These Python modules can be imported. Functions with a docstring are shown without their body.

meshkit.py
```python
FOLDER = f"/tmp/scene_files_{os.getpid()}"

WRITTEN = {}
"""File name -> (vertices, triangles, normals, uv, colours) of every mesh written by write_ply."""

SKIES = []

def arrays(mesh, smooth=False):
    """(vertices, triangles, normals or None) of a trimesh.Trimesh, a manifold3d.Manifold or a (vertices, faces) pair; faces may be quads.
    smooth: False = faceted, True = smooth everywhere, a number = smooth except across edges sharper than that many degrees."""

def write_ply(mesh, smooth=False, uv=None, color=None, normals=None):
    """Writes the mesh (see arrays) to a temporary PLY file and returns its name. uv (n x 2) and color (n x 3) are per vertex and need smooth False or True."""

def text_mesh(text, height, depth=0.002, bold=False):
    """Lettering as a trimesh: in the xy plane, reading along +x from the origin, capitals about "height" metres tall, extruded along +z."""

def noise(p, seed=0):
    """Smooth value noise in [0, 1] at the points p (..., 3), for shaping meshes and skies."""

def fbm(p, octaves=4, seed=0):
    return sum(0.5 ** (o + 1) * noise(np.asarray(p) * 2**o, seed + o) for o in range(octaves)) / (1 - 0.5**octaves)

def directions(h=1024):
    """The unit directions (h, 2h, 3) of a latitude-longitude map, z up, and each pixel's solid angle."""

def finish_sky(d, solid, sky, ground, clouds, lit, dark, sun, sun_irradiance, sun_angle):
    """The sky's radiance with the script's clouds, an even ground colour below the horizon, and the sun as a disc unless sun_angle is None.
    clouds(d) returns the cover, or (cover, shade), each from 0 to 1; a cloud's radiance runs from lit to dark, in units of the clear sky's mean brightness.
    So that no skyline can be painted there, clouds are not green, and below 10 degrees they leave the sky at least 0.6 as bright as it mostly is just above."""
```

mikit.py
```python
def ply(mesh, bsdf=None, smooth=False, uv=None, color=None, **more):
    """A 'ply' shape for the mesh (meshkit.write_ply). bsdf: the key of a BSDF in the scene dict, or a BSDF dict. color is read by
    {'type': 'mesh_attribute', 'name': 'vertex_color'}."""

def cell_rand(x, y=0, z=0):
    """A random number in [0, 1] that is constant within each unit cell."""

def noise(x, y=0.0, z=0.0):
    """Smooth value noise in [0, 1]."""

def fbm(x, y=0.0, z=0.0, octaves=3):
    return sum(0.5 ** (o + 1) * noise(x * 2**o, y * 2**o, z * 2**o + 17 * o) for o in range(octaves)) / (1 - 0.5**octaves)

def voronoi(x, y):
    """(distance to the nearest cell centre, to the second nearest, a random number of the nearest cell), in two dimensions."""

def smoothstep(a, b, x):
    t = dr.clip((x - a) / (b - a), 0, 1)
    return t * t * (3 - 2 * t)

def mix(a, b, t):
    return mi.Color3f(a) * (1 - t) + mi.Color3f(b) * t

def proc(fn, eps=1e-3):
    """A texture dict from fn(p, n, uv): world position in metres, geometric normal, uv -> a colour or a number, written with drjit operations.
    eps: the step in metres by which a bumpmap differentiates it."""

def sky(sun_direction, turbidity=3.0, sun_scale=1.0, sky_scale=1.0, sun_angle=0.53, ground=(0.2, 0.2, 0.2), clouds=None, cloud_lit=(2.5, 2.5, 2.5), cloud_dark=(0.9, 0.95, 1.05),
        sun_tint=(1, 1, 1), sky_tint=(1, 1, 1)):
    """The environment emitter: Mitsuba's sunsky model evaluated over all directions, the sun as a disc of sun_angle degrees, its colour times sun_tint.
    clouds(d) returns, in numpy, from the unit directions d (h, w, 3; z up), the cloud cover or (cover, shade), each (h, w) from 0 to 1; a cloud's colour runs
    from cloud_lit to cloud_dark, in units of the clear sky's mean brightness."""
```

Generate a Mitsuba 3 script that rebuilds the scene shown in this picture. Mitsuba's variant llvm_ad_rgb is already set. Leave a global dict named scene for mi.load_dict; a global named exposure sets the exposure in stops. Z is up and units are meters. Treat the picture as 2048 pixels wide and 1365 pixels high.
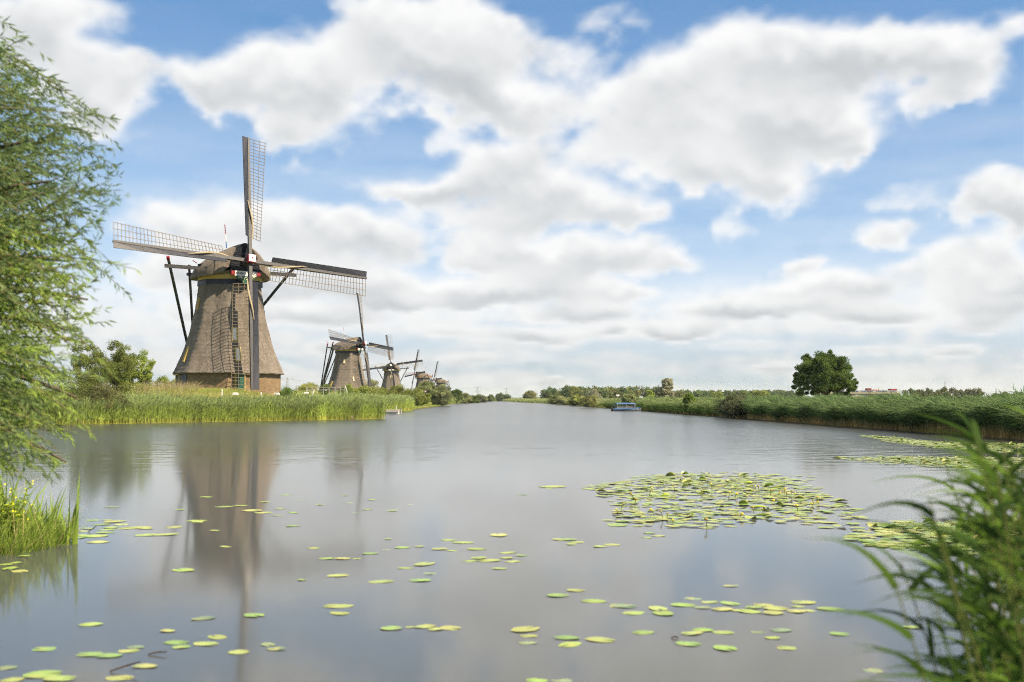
import math, random
import numpy as np
import trimesh
import drjit as dr
import mitsuba as mi
import mikit, meshkit

# ------------------------------------------------------------------ camera, sky, exposure
SUN = (0.72, -0.44, 0.87)
EYE, FPX, PITCH = 1.8, 2200.0, math.radians(3.005)
T = mi.ScalarTransform4f
scene, labels = {}, {}
exposure = 1.7
fwd = (0.0, math.cos(PITCH), math.sin(PITCH))
scene['camera'] = {'type': 'thinlens', 'fov': math.degrees(2 * math.atan(1024 / FPX)), 'fov_axis': 'x',
                   'to_world': T().look_at(origin=[0, 0, EYE], target=[fwd[0], fwd[1], EYE + fwd[2]], up=[0, 0, 1]),
                   'aperture_radius': 0.0095, 'focus_distance': 50.0, 'near_clip': 0.05, 'far_clip': 30000.0}

# cumulus banks: azimuth and elevation in degrees (azimuth 0 = down the canal), half sizes, weight
CLOUDS = [(-24.0,17.1,3.2,2.2,1),(-21.1,14.6,2.8,2.4,1),(-22.7,18.3,3.7,1.3,.8),(-19.6,15.9,1.4,.9,.6),(-17.7,15.7,1.7,.8,.5),
(-15.3,15.6,2.7,1.5,1),(-12.1,16.3,3.3,2.0,1.1),(-10.0,15.4,2.8,2.2,1),(-11.0,13.6,2.8,1.2,.9),(-8.5,17.4,2.3,1.4,.7),
(-7.0,19.2,3.1,1.7,1),(-4.3,17.5,4.2,2.6,1.2),(-1.7,16.1,3.2,2.0,1),(-.1,14.9,2.4,1.2,.8),(-3.3,19.3,3.2,1.4,.9),(-.6,18.3,2.4,1.4,.7),
(2.3,17.3,2.4,1.0,.6),(4.9,19.0,2.4,1.1,.5),(3.3,15.8,1.8,1.0,.4),
(8.0,16.0,3.3,1.9,1),(12.4,17.2,3.7,2.1,1.1),(16.1,16.7,3.6,1.9,1.1),(19.7,16.6,3.4,1.8,1.1),(22.5,16.3,2.2,1.8,1),(22.0,14.5,2.0,1.0,.8),
(11.9,14.3,4.9,1.9,1.1),(16.1,13.4,3.8,1.7,1),(10.6,11.9,4.5,1.7,1),(13.6,10.8,2.7,1.0,.8),(6.7,13.8,3.4,1.5,.8),(17.7,12.3,1.4,.6,.6),
(24.9,17.4,1.1,.9,.6),
(-.4,11.9,2.9,1.8,1),(-3.3,10.6,3.7,1.3,.9),(2.5,10.3,3.9,1.5,1),(5.6,9.4,2.3,1.0,.9),(-5.3,10.8,2.9,.6,.7),(-.1,9.0,5.2,1.0,.8),
(-3.3,13.4,1.3,1.0,.5),(.9,13.6,1.6,1.5,.6),
(-17.6,8.9,2.7,1.5,.7),(-13.0,8.8,4.3,1.8,1),(-8.4,8.4,3.9,1.5,1),(-12.0,6.3,6.4,1.5,.9),(-15.4,7.0,3.7,1.2,.8),(-5.8,7.7,1.8,1.0,.7),
(-6.4,5.6,3.9,1.0,.8),(-1.7,7.7,2.4,.9,.9),(2.0,7.0,3.6,1.3,1),(5.9,7.4,3.3,1.0,.9),(8.7,7.0,1.5,.6,.7),(-.6,5.9,3.9,1.0,.8),
(4.6,4.4,2.6,.8,.9),(3.3,5.4,3.9,1.0,.7),
(23.4,9.7,2.4,1.4,1),(25.0,8.9,1.7,1.4,.9),(19.1,8.3,1.4,.9,.8),(11.3,9.0,1.0,.9,.5),(19.6,10.0,1.4,.7,.4),(22.7,7.2,2.6,1.0,.8),
(21.8,6.2,3.7,.8,.8),(17.1,5.4,4.2,1.0,.8),(23.6,5.2,3.4,1.2,.9),(12.2,5.0,3.7,1.0,.7),(16.2,5.5,2.6,.6,.7),(2.6,15.0,2.5,1.2,.6),(5.5,15,1.5,1.6,.5),(4,12.5,2.5,1.2,.7),(14,4.6,3,.5,.8),(19,4.2,3,.5,.8),(-3,3.6,3,.5,.8),
(2,3.2,3.5,.5,.8),(8,3.4,2.5,.45,.8),(-9,4.2,4,.6,.8),(-15,4.5,4,.7,.8),(23,3.5,3,.5,.8),(6,5.6,2.5,.6,.8),(12,2.6,3,.35,.7),(18,2.4,3,.35,.7),(-1,2.1,4,.35,.7)]


def sm(a, b, x):
    t = np.clip((x - a) / (b - a), 0, 1)
    return t * t * (3 - 2 * t)


def clouds(d):
    el = np.degrees(np.arcsin(np.clip(d[..., 2], -1, 1)))
    az = np.degrees(np.arctan2(d[..., 0], d[..., 1]))
    wide = d.shape[1]
    rnd = np.random.RandomState(4)
    more = []                                                  # the same weather all round: random banks where the photo does not look
    for k in range(200):
        a, e = rnd.uniform(-180, 180), np.degrees(np.arcsin(rnd.uniform(0.08, 1)))
        if abs(a) < 30 and e < 21.5:
            continue
        w = rnd.uniform(2, 6) * (0.55 + e / 45)
        more.append((a, e, w / max(0.25, math.cos(math.radians(e))), w * rnd.uniform(.4, .7), rnd.uniform(.7, 1.1)))
    for k in range(420):                                       # rows of small cumulus towards the horizon, all round
        e = .5 + 6.2 * rnd.rand() ** 1.15
        h = (.16 + .085 * e) * rnd.uniform(.6, 1.3)
        more.append((rnd.uniform(-180, 180), e, h * rnd.uniform(2.2, 6), h, rnd.uniform(.5, 1.0)))
    n1 = meshkit.fbm(d * 22.0, 5, 3)
    n2 = meshkit.fbm(d * 22.0 + 31.7, 4, 11)
    fine = meshkit.fbm(d * 55.0 + 5, 5, 21)
    flat = np.stack([d[..., 0] * 10, d[..., 1] * 10, d[..., 2] * 62], -1)
    streak = meshkit.fbm(flat, 5, 8)
    puff = 1 - 2 * np.abs(meshkit.fbm(d * 38.0 + 77, 4, 33) - .5)   # rounded heads
    wisp = meshkit.fbm(np.stack([d[..., 0] * 46 + 30 * d[..., 2], d[..., 1] * 30, d[..., 2] * 95 - 40 * d[..., 0]], -1), 4, 51)   # wind-combed fringes
    high = sm(1, 9, el)
    warp_a = ((n1 - .5) * 3.4 + (fine - .5) * 1.3) * (.35 + .65 * high)
    warp_e = ((n2 - .5) * 2.2 + (fine - .5) * 1.0) * (.2 + .8 * high)
    e, a = el + warp_e, az + warp_a
    keep, gs, gv = np.ones(el.shape), np.full(el.shape, 1e-4), np.zeros(el.shape)
    for (ca, ce, ra, re, w) in CLOUDS + more:
        rows = np.nonzero(np.abs(el[:, 0] - ce) < 2.6 * re + 2.2)[0]
        if not len(rows):
            continue
        half, mid = int((2.6 * ra + 4) / 360 * wide) + 2, int(((90 - ca) % 360) / 360 * wide)
        cols = np.arange(mid - half, mid + half) % wide if 2 * half < wide else np.arange(wide)
        ix = np.ix_(rows, cols)
        da = (a[ix] - ca + 180) % 360 - 180
        v = (e[ix] - ce) / re
        r2 = (da / ra) ** 2 + v ** 2
        g = np.exp(-1.25 * r2 * np.sqrt(r2 + .05))
        keep[ix] *= 1 - np.clip(w * .93, 0, .97) * g
        gs[ix] += g * w; gv[ix] += g * w * v
    here = 1 - keep
    f = here + .46 * (fine - .5) + .36 * (n2 - .5) + .16 * (puff - .75)
    f = f + .32 * (wisp - .5)
    cover = sm(.15, .76, f)
    veil = (.07 + .34 * sm(20, 6, el)) * (.45 + 1.0 * streak)   # thin high haze between the cumulus
    sheet = sm(7.9, 4.0, el + 3.4 * (streak - .5) + 1.5 * (n1 - .5)) * (.62 + .36 * sm(.35, .6, streak + .4 * (fine - .5)))   # the far banks merge into a sheet
    cover = 1 - (1 - cover) * (1 - np.clip(veil, 0, .6)) * (1 - sheet)
    vb = gv / gs + 1.1 * (n1 - .5) - .5 * (puff - .8)
    shade = sm(.75, -.85, vb) * sm(.4, 1.0, here) * 1.15 - .4 * (puff - .82) - .3 * (fine - .5)
    shade = np.clip(shade * (.8 + .3 * streak), 0, 1)
    low = sm(6.0, .5, el)
    body = sm(.15, .6, here)
    shade = shade * (1 - .25 * low) + (.40 * body + (.78 - .9 * (streak - .45) - .5 * (fine - .5)) * (1 - body)) * low
    shade = np.clip(shade, 0, 1)
    return cover * .985, shade


scene['sky'] = mikit.sky(SUN, turbidity=2.6, sun_scale=2.1, clouds=clouds, cloud_lit=(3.2, 3.2, 3.18), cloud_dark=(1.88, 1.97, 2.04), sky_tint=(.72, 1.08, 1.24))

# ------------------------------------------------------------------ materials (each defined once)
VC = {'type': 'mesh_attribute', 'name': 'vertex_color'}
noise, fbm, sstep, mix = mikit.noise, mikit.fbm, mikit.smoothstep, mikit.mix


def thatch_col(p, n, uv):
    g = fbm(p.x * 9, p.y * 9, p.z * 3.2, 4)
    b = fbm(p.x * .7 + 3, p.y * .7, p.z * .5, 3)
    f = noise(p.x * 30, p.y * 30, p.z * 9)
    c = mix((.088, .075, .063), (.21, .183, .152), sstep(.15, .85, g * .65 + f * .35))
    c = mix(c, (.16, .142, .12), sstep(.45, .8, b) * .55)
    c = c * (1 - .3 * sstep(.5, .75, noise(p.x * 2.6, p.y * 2.6, p.z * .22)) * sstep(.3, .7, g))
    c = c * (1 - .28 * sstep(.07, .0, dr.abs(p.z - 9.7 - .1 * b)))
    return mix(c, (.105, .1, .072), sstep(.6, .85, fbm(p.x * 1.7, p.y * 1.7, p.z * .9 + 9, 3)) * .45)


def thatch_bump(p, n, uv):
    return fbm(p.x * 16, p.y * 16, p.z * 5, 3)


def wall_col(p, n, uv):
    row = dr.floor(p.z / .075)
    s = (p.x * .8 + p.y * .6) / .22 + .5 * (row - 2 * dr.floor(row / 2))
    c = mix((.14, .092, .052), (.28, .19, .1), mikit.cell_rand(dr.floor(s), row, dr.floor((p.x - p.y) / 3)))
    c = mix(c, (.2, .145, .085), .5 * noise(p.x * 3, p.y * 3, p.z * 3))
    m = dr.maximum(sstep(.84, .93, s - dr.floor(s)), sstep(.78, .9, p.z / .075 - row))
    return mix(c, (.17, .14, .1), m * .8) * (.7 + .5 * fbm(p.x * .9, p.y * .9, p.z * 1.4))


def ground_col(p, n, uv):
    a = fbm(p.x * .25, p.y * .25, 0, 4)
    b = noise(p.x * 5, p.y * 5, 0)
    c = mix((.07, .105, .022), (.16, .19, .05), sstep(.3, .7, a))
    c = mix(c, (.22, .19, .09), sstep(.55, .8, fbm(p.x * .08 + 7, p.y * .05, 0)) * .55)
    return mix(c * (.75 + .5 * b), (.06, .045, .025), sstep(.25, -.1, p.z))


def water_rough(p, n, uv):
    ruffle = fbm(p.x * .09 + 3, p.y * .035, 0, 3)
    near = sstep(19, 66, p.y + 14 * (fbm(p.x * .11, p.y * .06 + 5, 0) - .5))
    return dr.clip(.02 + .83 * near + .5 * (ruffle - .5) * near, 0, 1)


def water_bump(p, n, uv):
    a = fbm(p.x * 1.1 + .4 * p.y, p.y * 1.9 - .3 * p.x, 0, 3)
    return a * sstep(22, 38, p.y) * sstep(95, 45, p.y)


def water_col(p, n, uv):
    return mix((.056, .064, .065), (.07, .075, .071), fbm(p.x * .12, p.y * .08, 2))


scene['leaf'] = {'type': 'principledthin', 'base_color': VC, 'roughness': .5, 'spec_trans': 0.0, 'diff_trans': .8, 'eta': 1.35}
scene['paint'] = {'type': 'twosided', 'bsdf': {'type': 'principled', 'base_color': VC, 'roughness': .5, 'specular': .4}}
scene['matte'] = {'type': 'twosided', 'bsdf': {'type': 'principled', 'base_color': VC, 'roughness': .9, 'specular': .2}}


def pad_wear(p, n, uv):
    return .5 * sstep(.62, .8, fbm(p.x * 13, p.y * 13, 1, 3)) + .22 * sstep(.45, .8, noise(p.x * 5, p.y * 5, 3))


scene['pad'] = {'type': 'twosided', 'bsdf': {'type': 'blendbsdf', 'weight': mikit.proc(pad_wear),
                'fresh': {'type': 'principled', 'base_color': VC, 'roughness': .36, 'specular': .5},
                'worn': {'type': 'principled', 'base_color': {'type': 'rgb', 'value': [.33, .29, .1]}, 'roughness': .6, 'specular': .3}}}
scene['thatch'] = {'type': 'twosided', 'bsdf': {'type': 'bumpmap', 'arbitrary': mikit.proc(thatch_bump, 4e-3), 'scale': .035,
                   'bsdf': {'type': 'principled', 'base_color': mikit.proc(thatch_col), 'roughness': .95, 'specular': .15}}}
scene['brickwork'] = {'type': 'twosided', 'bsdf': {'type': 'principled', 'base_color': mikit.proc(wall_col), 'roughness': .9, 'specular': .2}}
scene['turf'] = {'type': 'twosided', 'bsdf': {'type': 'diffuse', 'reflectance': mikit.proc(ground_col)}}
def water_body(alpha):
    return {'type': 'roughplastic', 'distribution': 'ggx', 'alpha': alpha, 'int_ior': 1.33, 'nonlinear': False, 'diffuse_reflectance': mikit.proc(water_col)}


scene['canal_water'] = {'type': 'bumpmap', 'arbitrary': mikit.proc(water_bump, 2e-2), 'scale': .017,
                        'bsdf': {'type': 'blendbsdf', 'weight': mikit.proc(water_rough), 'calm': water_body(.007), 'ruffled': water_body(.042)}}

# ------------------------------------------------------------------ helpers
used = {}
LEAF_GAIN = np.array((1.9, 1.8, 1.85))


def numbered(name):
    used[name] = used.get(name, -1) + 1
    return name if used[name] == 0 else f'{name}_{used[name]:03d}'


def tag(key, label=None, cat=None, group=None, kind=None):
    d = {}
    if label: d['label'] = label
    if cat: d['category'] = cat
    if group: d['group'] = group
    if kind: d['kind'] = kind
    labels[key] = d
    return key


class MB:
    """Collects pieces (vertices, triangles, colours) that become one mesh."""

    def __init__(self):
        self.v, self.f, self.c, self.n = [], [], [], 0

    def add(self, v, f, c):
        v, f = np.asarray(v, float), np.asarray(f, int)
        if f.shape[1] == 4:
            f = np.vstack([f[:, [0, 1, 2]], f[:, [0, 2, 3]]])
        self.v.append(v); self.f.append(f + self.n)
        self.c.append(np.broadcast_to(np.asarray(c, float), (len(v), 3)))
        self.n += len(v)
        return self

    def build(self, key, bsdf, M=None, smooth=False):
        if not self.v:
            return key
        if bsdf == 'leaf':
            self.c = [np.clip(c * LEAF_GAIN, 0, .85) for c in self.c]
        v = np.vstack(self.v)
        if M is not None:
            v = v @ M[:3, :3].T + M[:3, 3]
        scene[key] = mikit.ply((v, np.vstack(self.f)), bsdf, smooth=smooth, color=np.vstack(self.c))
        return key

    def box(self, c, half, col, R=None):
        s = np.array([[x, y, z] for x in (-1, 1) for y in (-1, 1) for z in (-1, 1)], float) * half
        if R is not None:
            s = s @ np.asarray(R).T
        return self.add(s + c, BOXF, col)

    def beam(self, p0, p1, w0, h0, col, up=(0, 0, 1), w1=None, h1=None):
        p0, p1 = np.asarray(p0, float), np.asarray(p1, float)
        a = (p1 - p0) / np.linalg.norm(p1 - p0)
        up = (1., 0, 0) if abs(np.dot(a, unit(np.asarray(up, float)))) > .98 else up
        s = np.cross(a, up); s = s / np.linalg.norm(s); t = np.cross(s, a)
        w1, h1 = w1 or w0, h1 or h0
        v = [p + x * s * w / 2 + z * t * h / 2 for p, w, h in ((p0, w0, h0), (p1, w1, h1)) for x in (-1, 1) for z in (-1, 1)]
        return self.add(v, [[0, 1, 3, 2], [4, 6, 7, 5], [0, 4, 5, 1], [2, 3, 7, 6], [0, 2, 6, 4], [1, 5, 7, 3]], col)

    def tube(self, pts, radii, col, sides=6):
        p = np.asarray(pts, float); r = np.broadcast_to(radii, (len(p),))
        t = np.gradient(p, axis=0); t /= np.linalg.norm(t, axis=1, keepdims=True) + 1e-9
        a = np.cross(t, np.where(np.abs(t[:, 2:]) < .9, [0, 0, 1.], [1., 0, 0])); a /= np.linalg.norm(a, axis=1, keepdims=True) + 1e-9
        b = np.cross(t, a); th = np.arange(sides) * 2 * np.pi / sides
        v = p[:, None] + r[:, None, None] * (np.cos(th)[None, :, None] * a[:, None] + np.sin(th)[None, :, None] * b[:, None])
        f = [[i * sides + j, i * sides + (j + 1) % sides, (i + 1) * sides + (j + 1) % sides, (i + 1) * sides + j] for i in range(len(p) - 1) for j in range(sides)]
        n = (len(p) - 1) * sides
        f += [[0, sides - 1 - j, sides - 2 - j, 0] for j in range(sides - 2)] + [[n, n + j + 1, n + j + 2, n] for j in range(sides - 2)]
        f = np.array(f); tri = np.vstack([f[:, [0, 1, 2]], f[:, [0, 2, 3]]])
        tri = tri[(tri[:, 0] != tri[:, 2]) & (tri[:, 0] != tri[:, 1])]
        return self.add(v.reshape(-1, 3), tri, col)

    def loft(self, rings, col, closed=True, cap0=False, cap1=False):
        """rings: (k, n, 3) points, joined ring to ring."""
        R = np.asarray(rings, float); k, n, _ = R.shape
        m = n if closed else n - 1
        i, j = np.meshgrid(np.arange(k - 1), np.arange(m), indexing='ij')
        f = np.stack([i * n + j, i * n + (j + 1) % n, (i + 1) * n + (j + 1) % n, (i + 1) * n + j], -1).reshape(-1, 4)
        v = R.reshape(-1, 3)
        self.add(v, f, col)
        for on, ring in ((cap0, R[0]), (cap1, R[-1])):
            if on:
                self.add(np.vstack([ring, ring.mean(0)]), [[q, (q + 1) % n, n] for q in range(m)], col)
        return self


BOXF = [[0, 1, 3, 2], [4, 6, 7, 5], [0, 4, 5, 1], [2, 3, 7, 6], [0, 2, 6, 4], [1, 5, 7, 3]]


def ribbons(mb, base, d, bend, L, W, side, segs, c0, c1, c2=None, tipw=.08, power=1.6):
    """Many tapered blades at once: point(s) = base + L (d s + bend s^2); colours run c0 > c1 (> c2) along the blade."""
    N = len(base); s = np.linspace(0, 1, segs + 1)
    L, W = np.broadcast_to(L, (N,)), np.broadcast_to(W, (N,))
    p = base[:, None] + L[:, None, None] * (d[:, None] * s[None, :, None] + bend[:, None] * (s ** 2)[None, :, None])
    w = W[:, None] * np.maximum(tipw, 1 - s[None] ** power) / 2
    v = np.stack([p - side[:, None] * w[..., None], p + side[:, None] * w[..., None]], 2)       # N, segs+1, 2, 3
    i, k = np.meshgrid(np.arange(N), np.arange(segs), indexing='ij'); o = (i * (segs + 1) + k) * 2
    f = np.stack([o, o + 1, o + 3, o + 2], -1).reshape(-1, 4)
    c0, c1 = np.broadcast_to(c0, (N, 3)), np.broadcast_to(c1, (N, 3))
    q = s[None, :, None]
    if c2 is None:
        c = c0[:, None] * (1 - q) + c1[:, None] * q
    else:
        c2 = np.broadcast_to(c2, (N, 3))
        c = np.where(q < .5, c0[:, None] * (1 - 2 * q) + c1[:, None] * 2 * q, c1[:, None] * (2 - 2 * q) + c2[:, None] * (2 * q - 1))
    c = np.repeat(c[:, :, None], 2, 2)
    mb.add(v.reshape(-1, 3), f, c.reshape(-1, 3))


def leaves(mb, pos, axis, L, W, col, rng, fold=.25):
    """Many pointed leaves: two triangles along the midrib each, slightly folded."""
    N = len(pos)
    axis = axis / (np.linalg.norm(axis, axis=1, keepdims=True) + 1e-9)
    r = rng.normal(size=(N, 3)); s = np.cross(axis, r); s /= np.linalg.norm(s, axis=1, keepdims=True) + 1e-9
    n = np.cross(s, axis)
    L, W = np.broadcast_to(L, (N,))[:, None], np.broadcast_to(W, (N,))[:, None]
    mid = pos + axis * L * .45 + n * W * fold
    v = np.stack([pos, mid - s * W / 2, pos + axis * L, mid + s * W / 2], 1)
    i = np.arange(N) * 4
    f = np.vstack([np.stack([i, i + 1, i + 2], 1), np.stack([i, i + 2, i + 3], 1)])
    mb.add(v.reshape(-1, 3), f, np.repeat(np.broadcast_to(col, (N, 3)), 4, 0))


def unit(v):
    return v / (np.linalg.norm(v, axis=-1, keepdims=True) + 1e-9)


def rotz(a):
    c, s = math.cos(a), math.sin(a)
    return np.array([[c, -s, 0], [s, c, 0], [0, 0, 1.]])


def mat(R, t):
    M = np.eye(4); M[:3, :3] = R; M[:3, 3] = t
    return M


# ------------------------------------------------------------------ land and water
WATER = [(-3.2, 2.0), (-3.9, 5), (-4.9, 9), (-5.85, 12.5), (-5.62, 13.5), (-5.9, 14.5), (-7.5, 15.2), (-12, 16), (-60, 40), (-64, 68), (-34.2, 73.6), (-29.1, 78), (-23.9, 84.6), (-17.5, 92),
         (-11.4, 99.4), (-12.5, 106), (-16.5, 112), (-17.4, 130), (-17.4, 150), (-15.3, 166), (-16.2, 185), (-16.5, 230), (-17.8, 292), (-20.4, 397), (-18.3, 662), (-12, 860), (11, 868), (30, 900),
         (60, 1000), (75, 985), (35, 860), (4, 800), (-6.5, 760), (3.5, 560), (13.7, 397), (17.5, 250), (19.9, 159), (21.4, 99.4), (22.5, 48.5), (22.5, 36), (19, 27), (13, 17), (7, 9), (2.9, 5.0), (1.7, 3.2), (1.0, 1.6), (0, 1.2)]
import shapely
WPOLY = shapely.Polygon(WATER)


def land_z(x, y):
    x, y = np.asarray(x, float), np.asarray(y, float)
    pt = shapely.points(x, y)
    d = shapely.distance(WPOLY, pt) - np.where(shapely.contains(WPOLY, pt), shapely.distance(WPOLY.exterior, pt), 0)
    z = np.interp(d, [-4, -1, 0, 1.2, 5], [-1.2, -.6, -.06, .28, .5])
    left = (x < 0) & (y > 60)
    z = z + np.where(left, 1.95 * sm(4.5, 13, d), 0)
    near = (y < 30) & (d > 0)
    return z + np.where(near, .25 * sm(0, 2, d), 0)


def axis_steps(lo, mid0, mid1, hi, step, n):
    a = np.arange(mid0, mid1, step)
    g = np.geomspace(1, hi - mid1 + 1, n)[1:] - 1
    h = np.geomspace(1, mid0 - lo + 1, n)[1:] - 1
    return np.concatenate([(mid0 - h)[::-1], a, [mid1], mid1 + g])


gx, gy = axis_steps(-4500, -42, 30, 4500, .8, 60), axis_steps(-40, 0, 175, 9000, 1.0, 110)
GX, GY = np.meshgrid(gx, gy, indexing='ij')
GZ = land_z(GX.ravel(), GY.ravel()).reshape(GX.shape)
far = sm(150, 600, np.hypot(GX, GY))
GZ = GZ + .07 * (meshkit.fbm(np.stack([GX * .4, GY * .4, GX * 0], -1), 3) - .5) * (GZ > .05)
i, j = np.meshgrid(np.arange(len(gx) - 1), np.arange(len(gy) - 1), indexing='ij')
o = i * len(gy) + j
scene['ground'] = mikit.ply((np.stack([GX, GY, GZ], -1).reshape(-1, 3), np.stack([o, o + len(gy), o + len(gy) + 1, o + 1], -1).reshape(-1, 4)), 'turf', smooth=True)
tag('ground', 'flat green polder meadows and canal banks behind the reed beds', 'ground', kind='structure')
scene['water'] = mikit.ply((np.array([[-75, -3, 0], [95, -3, 0], [95, 1010, 0], [-75, 1010, 0.]]), np.array([[0, 1, 2, 3]])), 'canal_water')
tag('water', 'wide calm grey canal water reflecting clouds and the near windmill', 'water', kind='structure')
# ------------------------------------------------------------------ windmills
BLACK, BOARD, YEL, NAVY, RED, WHITE, GREEN, BAR, WOOD = (.032, .033, .036), (.022, .025, .035), (.44, .32, .085), (.022, .028, .05), (.22, .012, .02), (.72, .71, .67), (.013, .075, .05), (.17, .14, .1), (.16, .12, .085)
PROFILE = [(2.1, 5.98), (2.5, 5.76), (3.1, 5.48), (4.3, 4.98), (5.9, 4.47), (7.3, 4.1), (8.7, 3.79), (10.2, 3.55), (11.6, 3.36)]


def octo(theta, rot, soft=.06):
    """Radius of a unit octagon (corner radius 1) with a corner at angle rot."""
    k = ((theta - rot) / (math.pi / 4)) % 1.0
    a = (k - .5) * math.pi / 4
    r = math.cos(math.pi / 8) / np.cos(a)
    e = np.minimum(k, 1 - k)
    return r - soft * (.5 * np.exp(-(e / .05) ** 2)) * .5


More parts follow.
